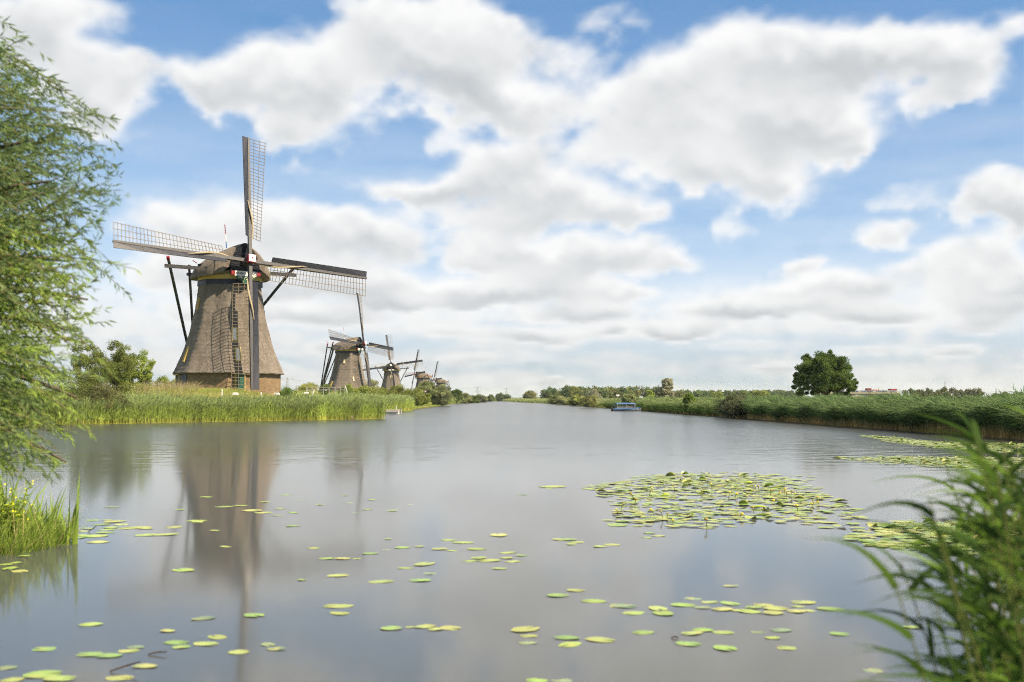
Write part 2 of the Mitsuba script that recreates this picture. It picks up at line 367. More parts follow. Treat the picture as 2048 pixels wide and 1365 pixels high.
def windmill(x, y, gz, yaw, tilt, phi, S, rot, detail, label, hub_z=14.2, hub_y=-5.0, rotor=14.0, roof=(1, 1), cap_yaw=None, wood=None, sign=True, group=None):
    K = numbered('windmill')
    tag(K, label, 'windmill', group)
    rng = np.random.RandomState(abs(hash(K)) % 1000 if False else len(scene))
    B = mat(np.eye(3) * S, (x, y, gz))                       # the tower
    C = mat(rotz(yaw) * S, (x, y, gz))                       # cap and rotor turn into the wind; front is -y
    # --- thatched tower
    nt, nz = (224, 84) if detail > 1 else ((112, 92) if detail else (64, 30))
    th = np.arange(nt) * 2 * math.pi / nt
    zs = np.linspace(2.1, 11.6, nz)
    pz, pr = zip(*PROFILE)
    from scipy.interpolate import PchipInterpolator
    rad = PchipInterpolator(pz, pr)(zs)
    q = octo(th, rot)
    wob = meshkit.fbm(np.stack(np.broadcast_arrays(np.cos(th)[None] * 5, np.sin(th)[None] * 5, zs[:, None] * .9), -1), 4, len(scene)) - .5
    course = (.085 if detail == 1 else .03) * ((zs / .42) % 1)[:, None]
    RR = rad[:, None] * q[None] + wob * .16 - course
    ring = lambda R, z: np.stack([R * np.cos(th), R * np.sin(th), np.broadcast_to(z, th.shape)], -1)
    rings = [ring(rad[0] * q - .55, 2.32), ring(rad[0] * q - .08, 2.02)] + [ring(RR[k], zs[k]) for k in range(nz)]
    MB().loft(rings, (1, 1, 1)).build(K + '__thatched_tower', 'thatch', B, smooth=40 and True)
    # --- base wall
    th8 = rot + np.arange(8) * math.pi / 4
    r8 = lambda R, z: np.stack([R * np.cos(th8), R * np.sin(th8), np.full(8, z)], -1)
    MB().loft([r8(5.5, -1.2), r8(5.46, 2.35)], (1, 1, 1)).build(K + '__base_wall', 'brickwork', B)
    # --- bands under the cap
    MB().loft([r8(3.45, 11.5), r8(3.42, 12.06)], NAVY, cap1=True).build(K + '__dark_blue_band', 'paint', B)
    tq = np.arange(48) * 2 * math.pi / 48
    rc = lambda R, z, f=1.0: np.stack([R * np.cos(tq), R * np.sin(tq) * f, np.full(48, z)], -1)
    MB().loft([rc(3.36, 12.05), rc(3.42, 12.75)], YEL, cap1=True).build(K + '__yellow_band', 'paint', C)
    # --- facade openings on the tower: (facet index from the corner that looks at us, height, kind)
    def on_facet(k, u, z, R0=None):
        """A frame on facet k (between corner k and k+1) at height z: centre, right, up, normal."""
        a0, a1 = rot + k * math.pi / 4, rot + (k + 1) * math.pi / 4
        def P(z_):
            R = float(PchipInterpolator(pz, pr)(z_)) if R0 is None else R0
            c0, c1 = np.array([math.cos(a0), math.sin(a0)]) * R, np.array([math.cos(a1), math.sin(a1)]) * R
            c = c0 * (1 - u) + c1 * u
            return np.array([c[0], c[1], z_]), np.append(c1 - c0, 0)
        c, t = P(z); up = P(z + .5)[0] - P(z - .5)[0]
        t, up = unit(t), unit(up)
        return c, t, up, np.cross(t, up)
    def window(k, u, z, w, h, key='window', panel=WHITE, frame=YEL, R0=None, depth=.09):
        c, t, up, n = on_facet(k, u, z, R0)
        R = np.stack([t, up, n], 1)
        o = numbered(f'{K}__{key}')
        fr = MB()
        for sx in (-1, 1):
            fr.box(c + t * sx * (w / 2 - .05) + n * .06, (.05, h / 2, depth), frame, R)
        for sz in (-1, 1):
            fr.box(c + up * sz * (h / 2 - .05) + n * .063, (w / 2 - .05, .05, depth), frame, R)
        fr.build(o + '__frame', 'paint', B)
        MB().box(c + n * .03, (w / 2 - .1, h / 2 - .1, .05), panel, R).build(o + '__panel', 'paint', B)
        return o
    if detail == 2:
        window(-2, .45, 9.5, .42, 1.35, panel=YEL); window(-2, .52, 4.1, .5, 1.7, panel=YEL)
        window(0, .2, 6.15, .62, 1.5); window(0, .28, 4.0, .62, 1.6)
        c, t, up, n = on_facet(-2, .62, 1.0, 5.47)
        R = np.stack([t, up, n], 1)
        sh = numbered(K + '__shutters')
        for sx in (-1, 1):
            for sz in (-1, 1):
                MB().box(c + t * sx * .52 + up * sz * .54 + n * .05, (.49, .52, .05), NAVY, R).build(numbered(sh + '__panel'), 'paint', B)
        fr = MB()
        c2, t2, up2, n2 = on_facet(-2, .2, .95, 5.47); R2 = np.stack([t2, up2, n2], 1)
        d = K + '__door'
        fr.box(c2 - t2 * .55 + n2 * .06, (.09, 1.15, .09), YEL, R2).box(c2 + t2 * .55 + n2 * .06, (.09, 1.15, .09), YEL, R2).box(c2 + up2 * 1.06 + n2 * .1, (.8, .09, .25), YEL, R2)
        fr.build(d + '__frame', 'paint', B)
        MB().box(c2 + n2 * .03, (.48, 1.0, .05), BLACK, R2).build(d + '__leaf', 'paint', B)
        d = K + '__door_001'
        c3, t3, up3, n3 = on_facet(0, .33, .95, 5.47); R3 = np.stack([t3, up3, n3], 1)
        MB().box(c3 - t3 * .5 + n3 * .05, (.07, 1.1, .08), YEL, R3).box(c3 + t3 * .5 + n3 * .05, (.07, 1.1, .08), YEL, R3).build(d + '__frame', 'paint', B)
        MB().box(c3 + n3 * .03, (.43, 1.1, .05), GREEN, R3).build(d + '__leaf', 'paint', B)
        labels[d] = {'label': 'green door with yellow frame'}
    elif detail == 1:
        window(-1, .45, 9.3, .5, 1.2); window(0, .2, 4.6, .5, 1.2); window(-2, .5, 3.4, .4, 1.4, panel=YEL)
        c3, t3, up3, n3 = on_facet(0, .3, 1.0, 5.47); R3 = np.stack([t3, up3, n3], 1)
        MB().box(c3 + n3 * .03, (.45, 1.0, .05), GREEN, R3).build(K + '__door', 'paint', B)
    else:
        window(-1, .6, 9.6, .5, 1.0); window(0, .35, 4.2, .55, 1.1)
    # --- thatched cap
    ys = [-3.72, -3.5, -3.1, -2.3, -1.2, 0, 1.2, 2.4, 3.5, 4.3, 4.75, 4.9]
    hw = [2.3, 2.75, 3.15, 3.65, 3.95, 4.05, 3.95, 3.55, 2.8, 2.0, 1.2, .5]
    zr = [15.75, 15.85, 15.85, 15.75, 15.6, 15.4, 15.1, 14.75, 14.3, 13.8, 13.4, 13.0]
    ze = [12.75, 12.6, 12.45, 12.33, 12.28, 12.25, 12.25, 12.28, 12.32, 12.4, 12.5, 12.6]
    na = 41 if detail == 2 else 21
    a = np.linspace(0, math.pi, na)
    yy = np.linspace(-3.72, 4.9, 46 if detail == 2 else 20)
    f = lambda arr: PchipInterpolator(ys, arr)(yy)
    hw, zr, ze = f(hw), f(zr), f(ze)
    secs, under = [], []
    for k in range(len(yy)):
        w = meshkit.fbm(np.stack([np.cos(a) * 4, np.full(na, yy[k] * .9), np.sin(a) * 4], -1), 3, 7) - .5
        xs = hw[k] * np.sign(np.cos(a)) * np.abs(np.cos(a)) ** 1.42 * (1 + .05 * w)
        z = ze[k] + (zr[k] - ze[k]) * np.sin(a) ** 1.0 * (1 + .03 * w) * roof[1]
        secs.append(np.stack([xs, np.full(na, yy[k]), z], -1))
        under.append([secs[-1][0], secs[-1][0] * [.86, 1, 1] + [0, 0, .12], secs[-1][-1] * [.86, 1, 1] + [0, 0, .12], secs[-1][-1]])
    MB().loft(secs, (1, 1, 1), closed=False, cap0=True, cap1=True).loft(under, (1, 1, 1), closed=False).build(K + '__thatched_cap', 'thatch', C, smooth=True)
    if wood:
        MB().box((0, .2, 12.9), (3.3, 3.6, .55), wood).build(K + '__boarded_cap_side', 'matte', C)
    # --- black weatherboard front
    fb = MB(); nb = 13
    rb = np.random.RandomState(3)
    for k in range(nb):
        z0, z1 = 12.55 + k * .25, 12.55 + (k + 1) * .25 + .05
        wd = lambda z: 1.72 * max(.02, 1 - ((z - 12.5) / 3.25) ** 2) ** .6
        g = (.011, .013, .019) if rb.rand() < .7 else (.016, .018, .024)
        fb.add([(-wd(z0), -3.95, z0), (wd(z0), -3.95, z0), (wd(z1), -3.87, z1), (-wd(z1), -3.87, z1), (-wd(z0), -3.6, z0), (wd(z0), -3.6, z0)], [[0, 1, 2, 3], [4, 5, 1, 0]], g)
    fb.build(K + '__front_board', 'matte', C)
    # --- name board
    if sign:
        nbk = K + '__name_board'
        m = MB()
        for sx in (-1, 1):
            m.box((sx * 1.42, -4.1, 12.6), (.2, .14, .2), RED)
        m.build(nbk + '__red_block', 'paint', C)
        MB().box((0, -4.08, 12.58), (1.22, .05, .26), (.62, .62, .58)).build(nbk + '__board', 'paint', C)
        sc = MB(); rs = np.random.RandomState(2)
        for sx in (-1, 1):
            sc.add([(sx * 1.25, -4.08, 12.33), (sx * 1.0, -4.08, 12.05), (sx * .55, -4.08, 11.85), (sx * .25, -4.08, 11.55), (0, -4.08, 11.45), (0, -4.08, 12.33)], [[0, 1, 5], [1, 2, 5], [2, 3, 5], [3, 4, 5]], GREEN)
        sc.build(nbk + '__scroll', 'paint', C)
        orn = MB()
        for k in range(16):
            px = rs.uniform(-1, 1); pz = 12.3 - rs.uniform(.05, .8) * (1 - abs(px)) - .03
            orn.box((px, -4.11, pz), (rs.uniform(.04, .1), .03, rs.uniform(.03, .06)), [(.6, .58, .5), (.55, .4, .1), (.5, .5, .46)][k % 3], rotz(0))
        orn.build(nbk + '__ornament', 'paint', C)
        if detail == 2:
            tm = meshkit.text_mesh('ANNO 1740', .3, .012, bold=True)
            b = tm.bounds; v = np.array(tm.vertices) - (b[0] + b[1]) / 2
            s = 2.3 / (b[1] - b[0])[0]
            v = np.stack([v[:, 0] * s, -4.136 - v[:, 2], v[:, 1] * 1.0 + 12.585], -1)
            MB().add(v, tm.faces, (.03, .03, .035)).build(nbk + '__lettering', 'paint', C)
    # --- rotor frame
    ct, st = math.cos(tilt), math.sin(tilt)
    n, r, u = np.array([0, -ct, st]), np.array([1., 0, 0]), np.array([0, st, ct])
    hub = np.array([0, hub_y, hub_z])
    MB().tube([hub + n * .2, hub - n * 2.6], [.34, .42], BLACK, 10).build(K + '__windshaft', 'paint', C)
    hb = K + '__hub'
    R = np.stack([r, u, n], 1) @ rotz(phi)
    MB().box(hub + n * .5, (.41, .41, .28), RED, R).build(hb + '__box', 'paint', C)
    MB().box(hub + n * .74, (.375, .375, .07), WHITE, R).build(hb + '__face', 'paint', C)
    sv, sf = [hub + n * .83], []
    for k in range(16):
        aa = k * math.pi / 8; rr = .17 if k % 2 == 0 else .08
        sv.append(hub + n * .83 + rr * (math.cos(aa) * R[:, 0] + math.sin(aa) * R[:, 1])); sf.append([0, 1 + k, 1 + (k + 1) % 16])
    MB().add(sv, sf, RED).build(hb + '__star', 'paint', C)
    for k, off in ((0, .16), (1, -.2)):                        # two stocks cross in the windshaft
        a = phi + (math.pi / 2 if k == 0 else 0)
        d = math.cos(a) * r + math.sin(a) * u
        o = hub + n * off
        m = MB()
        for s in (-1, 1):
            m.beam(o, o + d * s * rotor * .5, .36, .36, BLACK, n, .3, .32).beam(o + d * s * rotor * .5, o + d * s * rotor, .3, .32, BLACK, n, .2, .22)
        m.build(numbered(K + '__stock'), 'paint', C)
    for k in range(4):
        a = phi + k * math.pi / 2
        off = .16 if k % 2 else -.2
        d = math.cos(a) * r + math.sin(a) * u
        t = math.sin(a) * r - math.cos(a) * u                 # clockwise, towards the lattice
        o = hub + n * off
        sk = numbered(K + '__sail')
        beta = lambda s: math.radians(28 - 23 * (s - 2.4) / 11.5)
        wid = lambda s: 1.72 + .33 * (s - 2.4) / 11.5
        edge = lambda s, q_: o + d * s + (t * math.cos(beta(s)) - n * math.sin(beta(s))) * q_
        cuts = np.linspace(2.5, rotor - .03, 5)
        for c0, c1 in zip(cuts[:-1], cuts[1:]):              # windboards lean forward on the leading side
            v = []
            for s in (c0 + .01, c1 - .01):
                bt = beta(s) + .15
                e = -(t * math.cos(bt) - n * math.sin(bt))
                nn = np.cross(e, d)
                v += [o + d * s + e * .1 + nn * .03, o + d * s + e * .78 + nn * .03, o + d * s + e * .78 - nn * .03, o + d * s + e * .1 - nn * .03]
            col = (.62, .6, .58) if (k == 2 and detail == 2) else BLACK
            MB().add(v, [[0, 1, 2, 3], [7, 6, 5, 4], [0, 4, 5, 1], [1, 5, 6, 2], [2, 6, 7, 3], [3, 7, 4, 0]], BOARD).build(numbered(sk + '__windboard'), 'paint', C)
        nbar = 31 if detail > 0 else 20
        thick = .042 if detail == 2 else (.05 if detail == 1 else .045)
        lat = MB()
        for s in np.linspace(2.6, rotor - .12, nbar):
            m = MB() if detail == 2 else lat
            jit = rng.uniform(-.02, .02)
            m.beam(edge(s + jit, -.15), edge(s, wid(s) + .04), thick, thick, np.array(BAR) * rng.uniform(.75, 1.15), d)
            if detail == 2:
                m.build(numbered(sk + '__bar'), 'matte', C)
        for q_ in (1 / 3, 2 / 3, 1):
            m = MB() if detail == 2 else lat
            pts = np.linspace(2.55, rotor - .08, 9)
            for s0, s1 in zip(pts[:-1], pts[1:]):
                m.beam(edge(s0, wid(s0) * q_) - n * .045, edge(s1, wid(s1) * q_) - n * .045, thick, thick * .8, BAR, n)
            if detail == 2:
                m.build(numbered(sk + '__lath'), 'matte', C)
        if detail < 2:
            lat.build(sk + '__lattice', 'matte', C); labels[sk + '__lattice'] = {'kind': 'stuff'}
        # rolled sailcloth wound once round the stock
        ss = np.linspace(1.9, 6.6, 16)
        ang = np.linspace(-.9, 2.6, 16)
        pts = [o + d * s + t * (.30 * math.cos(g)) + n * (.08 + .27 * math.sin(g)) for s, g in zip(ss, ang)]
        MB().tube(pts, np.interp(ss, [1.9, 3, 5, 6.6], [.05, .09, .085, .03]), (.36, .3, .19), 6).build(sk + '__rolled_cloth', 'matte', C)
    # --- tail: cross beams, braces, tail pole
    tail = np.array([0, 9.0, 1.2])
    be = MB()
    MB().beam((-7.3, -.4, 13.25), (7.5, -.4, 13.25), .34, .36, BLACK).build(numbered(K + '__cross_beam'), 'paint', C)
    MB().beam((-3.1, 4.6, 13.1), (3.1, 4.6, 13.1), .3, .32, BLACK).build(numbered(K + '__cross_beam'), 'paint', C)
    for (bx, by, bz) in ((-6.95, -.35, 14.0), (7.15, -.35, 13.9), (-2.85, 4.6, 13.85), (2.85, 4.6, 13.85)):
        b0 = np.array([bx, by, bz]); b1 = tail + [np.sign(bx) * .2, 0, 0]
        br = numbered(K + '__brace')
        MB().beam(b0, b1, .24, .24, BLACK).build(br + '__beam', 'paint', C)
        e = unit(b0 - b1)
        MB().beam(b0 - e * .05, b0 + e * .3, .27, .27, RED).build(br + '__red_tip', 'paint', C)
    MB().beam((0, 4.6, 13.3), tail + [0, .2, -.8], .34, .34, BLACK, (1, 0, 0)).build(K + '__tail_pole', 'paint', C)
    # --- pennant poles in red, white and blue
    def pole(p0, p1, rr):
        o = numbered(K + '__striped_pole')
        p0, p1 = np.array(p0), np.array(p1)
        for f0, f1, c, nm in ((0, .2, WHITE, 'white_section'), (.2, .4, (.03, .13, .4), 'blue_section'), (.4, .68, WHITE, 'white_section_001'), (.68, 1, RED, 'red_section')):
            MB().tube([p0 + (p1 - p0) * f0, p0 + (p1 - p0) * f1], rr, c, 6).build(f'{o}__{nm}', 'paint', C)
    pole((0, 1.0, 15.2), (-.05, 1.6, 18.5), .05)
    pole((-1.3, 3.6, 13.7), (-2.1, 5.6, 14.8), .05)
    # open hatch in the cap thatch, dark
    if detail == 2:
        MB().box((-3.25, -.35, 13.45), (.35, .5, .28), (.012, .011, .01)).build(K + '__cap_hatch', 'matte', C)
    return K


R_ = math.radians
# the row of mills along the left bank
def axis_from_hub(hx, hy, yaw, back):
    return hx - math.sin(yaw) * back, hy + math.cos(yaw) * back

ax, ay = axis_from_hub(-27.51, 114.62, R_(36.9), 5.0)
windmill(ax, ay, 2.38, R_(36.9), R_(12.5), R_(-3.9), 1.0, math.atan2(-ay, -ax) + R_(-2), 2,
         'nearest and largest thatched windmill with black sails, standing behind the left reed bed', hub_z=13.9)
ax, ay = axis_from_hub(-36.5, 270, R_(62), 4.7)
windmill(ax, ay, 2.3, R_(62), R_(12.5), R_(-5), .93, math.atan2(-ay, -ax) + R_(10), 1,
         'second windmill from the left, grey thatch and black sails, behind the white rail fence', hub_z=14.0)
ax, ay = axis_from_hub(-49.2, 447, R_(3), 4.7)
windmill(ax, ay, 1.9, R_(3), R_(12), R_(8), .93, math.atan2(-ay, -ax) + R_(12), 0,
         'middle windmill of the row, facing the camera squarely with a white hub', hub_z=14.4)
ax, ay = axis_from_hub(-50.3, 567, R_(-62), 4.7)
windmill(ax, ay, 1.2, R_(-62), R_(12), R_(3), .93, math.atan2(-ay, -ax) + R_(5), 0,
         'fourth windmill of the row with a brown boarded cap, half hidden by a willow', wood=(.26, .13, .06))
ax, ay = axis_from_hub(-52.3, 742, R_(-66), 4.7)
windmill(ax, ay, 1.2, R_(-66), R_(12), R_(3), .93, math.atan2(-ay, -ax) + R_(5), 0,
         'farthest windmill of the row, small and dark at the right end of it', wood=(.2, .15, .1))
ax, ay = 41.0, 2000
windmill(ax, ay, .5, R_(70), R_(12), R_(2), .75, 0, 0, 'tiny lone windmill far down the canal behind a rounded willow', sign=False)
# ------------------------------------------------------------------ reeds
def along(poly, n, rng, depth, lo=0.0):
    """n random points in a belt behind a shoreline polyline (land side to the left of its direction)."""
    p = np.array(poly, float); seg = np.linalg.norm(np.diff(p, axis=0), axis=1); cum = np.concatenate([[0], np.cumsum(seg)])
    s = rng.rand(n) * cum[-1]; k = np.clip(np.searchsorted(cum, s) - 1, 0, len(seg) - 1)
    t = ((s - cum[k]) / seg[k])[:, None]
    q = p[k] * (1 - t) + p[k + 1] * t
    d = (p[k + 1] - p[k]) / seg[k][:, None]
    nrm = np.stack([-d[:, 1], d[:, 0]], 1)
    b = lo + (depth - lo) * rng.rand(n) ** 1.5
    q = q + nrm * b[:, None]
    return q, b


def reed_bed(key, q, height, width, seed, cols, wind, leafn=4, leafL=.55, label=None, cat='reeds', leafw=1.4, droop=.5, lo=.18, up=1.0):
    rng = np.random.RandomState(seed); N = len(q); mb = MB()
    z = land_z(q[:, 0], q[:, 1]) - .08
    z = np.minimum(z, .35)
    base = np.column_stack([q, z])
    clump = meshkit.fbm(np.column_stack([q * .45, q[:, 0] * 0]), 3, seed)
    fine = meshkit.fbm(np.column_stack([q * 1.6, q[:, 0] * 0]), 2, seed + 5)
    H = height * (.52 + .62 * clump + .2 * fine + .2 * (rng.rand(N) - .3)) * np.where(rng.rand(N) < .05, 1.2, 1)
    d = unit(np.column_stack([rng.normal(0, .05, N), rng.normal(0, .05, N), np.ones(N)]))
    bend = np.column_stack([wind[0] * (.5 + rng.rand(N)), wind[1] * (.5 + rng.rand(N)), -.03 - .05 * rng.rand(N)]) * .35
    side = unit(np.column_stack([rng.normal(size=N), rng.normal(size=N) * .5, np.zeros(N)]))
    tone = (.62 + .55 * clump + .3 * (rng.rand(N) - .5) + .5 * (fine - .5))[:, None]
    stem, low, mid, top = [np.array(c) for c in cols]
    ribbons(mb, base, d, bend, H, width, side, 4, stem * tone, mid * tone, top * tone, tipw=.35)
    for k in range(leafn):
        f = lo + (.98 - lo) * (k + rng.rand(N)) / leafn
        o = base + (H * f)[:, None] * d + (H * f * f)[:, None] * bend
        a = rng.rand(N) * 6.283
        dd = unit(np.column_stack([np.cos(a) * .55 + wind[0] * 1.3, np.sin(a) * .55 + wind[1] * 1.3, up + 0 * a]))
        bb = np.column_stack([wind[0] * .5 + .2 * np.cos(a), wind[1] * .5 + .2 * np.sin(a), -droop * (.5 + rng.rand(N))])
        c = low * (1 - f)[:, None] + mid * f[:, None]
        c = c * (1 - sm(.6, 1, f)[:, None]) + top * sm(.6, 1, f)[:, None]
        t2 = tone * (.8 + .4 * rng.rand(N))[:, None]
        ribbons(mb, o, dd, bb, leafL * (.7 + .6 * rng.rand(N)), width * leafw, unit(np.cross(dd, rng.normal(size=(N, 3)))), 3, c * t2, c * t2 * 1.05)
    mb.build(key, 'leaf')
    tag(key, label, cat, kind='stuff')


rng = np.random.RandomState(11)
LCOL = [(.26, .27, .065), (.22, .285, .062), (.18, .245, .062), (.15, .195, .08)]
# left bank, near bed: the shoreline is walked so that the land is on its left
shore_l = [(-11.4, 99.4), (-17.5, 92), (-23.9, 84.6), (-29.1, 78), (-33, 74.8)][::-1]
q, b = along(shore_l, 15000, rng, 3.6)
q = q[(q[:, 0] / q[:, 1] < -.1095 + rng.normal(0, .001, len(q)))]
reed_bed('reed_bed', q, 1.62, .030, 1, LCOL, (.16, 0), leafn=5, leafL=.6, up=2.0, label='bright green reed bed along the left bank below the nearest windmill')
q, b = along([(-17.2, 152), (-15.3, 167), (-16.0, 178)], 3500, rng, 4.5)
q = np.vstack([q, along([(-17.4, 146), (-15.3, 167)], 2500, rng, 1.5)[0]])
reed_bed('reed_bed_001', q, 1.75, .045, 2, LCOL, (.16, 0), leafn=4, leafL=.7, up=1.8, label='second green reed bed on the left bank, just behind the small jetty')
for k, (pl, n, hh, wd, lb) in enumerate([([(-20.2, 380), (-19.6, 470), (-18.6, 640)], 2600, 2.3, .16, 'pale green reed fringe on the far left bank beyond the bushes'),
                                         ([(-18.2, 662), (-12, 856), (-4, 861), (11, 866), (26, 893)], 3000, 2.6, .25, 'low reed strip across the far end of the canal')]):
    q, b = along(pl, n, rng, 7)
    reed_bed(numbered('far_reeds'), q, hh, wd, 21 + k, [(.2, .21, .07), (.16, .2, .06), (.14, .19, .06), (.15, .19, .075)], (.1, 0), leafn=2, leafL=.9, label=lb)
RCOL = [(.42, .29, .11), (.066, .106, .03), (.05, .096, .03), (.08, .125, .05)]
shore_r = [(13.7, 397), (17.5, 250), (19.9, 159), (21.4, 99.4), (22.5, 48.5), (22.6, 34)][::-1]
rs_ = lambda lo, hi: [(22.6, 34), (22.5, 48.5), (21.4, 99.4), (19.9, 159), (17.5, 250), (13.7, 397)]
def right_belt(y0, y1, n, depth):
    """Points in the belt on the land (east) side of the right shore."""
    y = y0 + (y1 - y0) * rng.rand(n)
    x = np.interp(y, [34, 48.5, 99.4, 159, 250, 397, 560, 760], [22.6, 22.5, 21.4, 19.9, 17.5, 13.7, 3.5, -6.5])
    b = depth * rng.rand(n) ** 1.5
    return np.column_stack([x + b + .25 * np.sin(y * .9) * rng.rand(n), y])
q = np.vstack([right_belt(38, 70, 9500, 4.5), right_belt(70, 112, 8500, 5)])
reed_bed('reed_bed_002', q, 1.38, .030, 3, RCOL, (-.5, -.1), leafn=6, leafL=.58, droop=.38, label='tall dark green reed bed lining the right bank with brown stem bases', leafw=1.5, lo=.44)
q = right_belt(112, 215, 9500, 6)
reed_bed('reed_bed_003', q, 1.3, .05, 4, [(.22, .16, .06), (.08, .12, .03), (.062, .11, .032), (.11, .15, .06)], (-.45, -.1), leafn=5, leafL=.75, label='reed bed farther along the right bank, behind the blue boat')
q = right_belt(215, 420, 4200, 9)
reed_bed('reed_bed_004', q, 1.2, .1, 5, [(.2, .17, .07), (.11, .15, .04), (.1, .15, .045), (.17, .2, .09)], (-.3, -.1), leafn=4, leafL=.9, label='pale reed fringe on the distant right bank between round bushes')
q = right_belt(420, 760, 2600, 9)
reed_bed(numbered('far_reeds'), q, 1.2, .2, 6, [(.2, .2, .08), (.14, .18, .06), (.13, .18, .06), (.17, .2, .09)], (-.2, -.1), leafn=2, leafL=1., label='faint strip of reeds on the far right bank near the vanishing point')

# ------------------------------------------------------------------ trees and bushes
def crown(mb, rng, centre, radii, nclump, nleaf, leaf, col, col2, clump_r=.3, drop=(0, 0, -.3), flat_base=.0, hollow=.55):
    """Leaf clumps spread through an uneven crown; returns the clump centres."""
    c = unit(rng.normal(size=(nclump, 3))) * (hollow + (1 - hollow) * rng.rand(nclump, 1)) ** .8
    c[:, 2] = np.where(c[:, 2] < -1 + flat_base, -1 + flat_base + .2 * rng.rand(nclump), c[:, 2])
    c = c * (.86 + .3 * (meshkit.noise(c * 1.7, int(rng.randint(99)))[:, None] - .4)) * np.asarray(radii)
    r = clump_r * np.mean(radii) * (.6 + .7 * rng.rand(nclump))
    k = rng.randint(nclump, size=nleaf)
    off = unit(rng.normal(size=(nleaf, 3))) * (rng.rand(nleaf, 1) ** .45) * r[k][:, None] * [1, 1, .72]
    pos = np.asarray(centre) + c[k] + off
    tone = (.7 + .6 * rng.rand(nclump))[k][:, None]
    w = np.clip(rng.rand(nclump)[k] * .7 + .3 * rng.rand(nleaf), 0, 1)[:, None]
    cc = (np.asarray(col) * (1 - w) + np.asarray(col2) * w) * tone * (.75 + .5 * rng.rand(nleaf, 1))
    ax = unit(off / (r[k][:, None] + 1e-6) * .7 + rng.normal(size=(nleaf, 3)) * .7 + np.asarray(drop))
    leaves(mb, pos, ax, leaf[0] * (.7 + .6 * rng.rand(nleaf)), leaf[1] * (.7 + .6 * rng.rand(nleaf)), cc, rng)
    return np.asarray(centre) + c


def woody(name, x, y, width, height, label, cat='tree', seed=1, nclump=60, nleaf=9000, leaf=(.16, .09), col=(.05, .085, .02), col2=(.09, .14, .03), trunk=.0, trunk_r=.2,
          lobes=None, group=None, clump_r=.3, base=None, flat_base=.25, drop=(0, 0, -.3), bark=(.07, .055, .04), hollow=.55, depth=None):
    """A tree or bush: trunk with limbs reaching into the crown, and the crown of leaf clumps."""
    K = numbered(name); r = np.random.RandomState(seed)
    z0 = float(land_z([x], [y])[0]) if base is None else base
    tag(K, label, cat, group)
    mb, tb = MB(), MB()
    lobes = lobes or [(0, 0, 1, 1)]
    top = z0 + height
    pts = []
    for (lx, lz, lw, lh) in lobes:                             # lobe: offset and size as shares of the width and height
        rad = (width * lw / 2, (depth or width * .9) * lw / 2, (height - trunk) * lh / 2)
        ctr = (x + lx * width, y + (r.rand() - .5) * width * .2, z0 + trunk + (height - trunk) * (lz + lh / 2))
        pts.append(crown(mb, r, ctr, rad, max(6, int(nclump * lw * lh)), int(nleaf * lw * lh), leaf, col, col2, clump_r, drop, flat_base, hollow))
    mb.build(K + '__crown', 'leaf')
    pts = np.vstack(pts)
    hub = np.array([x, y, z0 + max(.15 * height, trunk * .9)])
    tb.tube([[x, y, z0 - .1], [x + .02 * width, y, z0 + .5 * (hub[2] - z0)], hub], [trunk_r * 1.25, trunk_r, trunk_r * .85], bark, 7)
    for p in pts[r.permutation(len(pts))[:min(26, len(pts))]]:
        m = hub + (p - hub) * .5 + r.normal(0, .04 * width, 3)
        tb.tube([hub, m, p], [trunk_r * .5, trunk_r * .28, trunk_r * .1], bark, 5)
    tb.build(K + '__trunk', 'matte')
    return K


def across(px, y):
    return (px - 1024) / FPX * y


OLIVE, OLIVE2 = (.06, .085, .02), (.12, .15, .035)
woody('ash_tree', across(1650, 185), 185, 11.4, 9.7, 'large round dark green tree standing alone behind the right reed bed', seed=5, nclump=140, nleaf=36000, leaf=(.3, .13), col=(.036, .066, .016), col2=(.075, .115, .028), trunk=1.3, trunk_r=.34, clump_r=.185, flat_base=.3, hollow=.45,
      lobes=[(0, 0.03, .84, .95), (-.2, .2, .56, .56), (.18, .2, .56, .56), (.06, .52, .5, .48), (-.12, .5, .46, .44), (.39, .2, .2, .26), (-.4, .26, .2, .3), (.26, .0, .44, .42), (-.26, .0, .46, .42)])
woody('white_poplar', across(1330, 300), 300, 5.2, 7.4, 'pale silvery poplar rising above the right bank reeds', seed=6, nclump=60, nleaf=9000, leaf=(.34, .2), col=(.13, .145, .085), col2=(.3, .31, .22), trunk=.3, lobes=[(.03, 0, .85, .75), (.1, .35, .6, .66), (-.3, 0, .5, .6)], clump_r=.26)
woody('bank_bush', across(1467, 102), 102, 3.5, 2.3, 'grey green bush leaning over the water in front of the right reed bed', 'bush', seed=7, nclump=70, nleaf=12000, leaf=(.15, .06), col=(.04, .055, .024), col2=(.11, .125, .07), trunk_r=.07, base=-.1, drop=(-.5, 0, .1), hollow=.3)
woody('round_willow', across(1059, 640), 640, 7.4, 6.6, 'rounded grey willow at the far end of the canal', seed=8, nclump=60, nleaf=6000, leaf=(.5, .3), col=(.09, .11, .05), col2=(.17, .18, .09), trunk_r=.3)
woody('far_tree', across(1004, 820), 820, 13, 8.2, 'broad green tree clump left of the vanishing point', seed=9, nclump=70, nleaf=6000, leaf=(.7, .4), col=(.055, .08, .03), col2=(.09, .12, .045), trunk_r=.3, lobes=[(-.1, 0, .6, .95), (.2, 0, .6, .85)])
woody('far_tree', across(981, 700), 700, 4.5, 6.2, 'small tree at the left bank beside the broad far clump', seed=10, nclump=30, nleaf=3000, leaf=(.5, .3), col=(.06, .085, .03), col2=(.1, .13, .045))
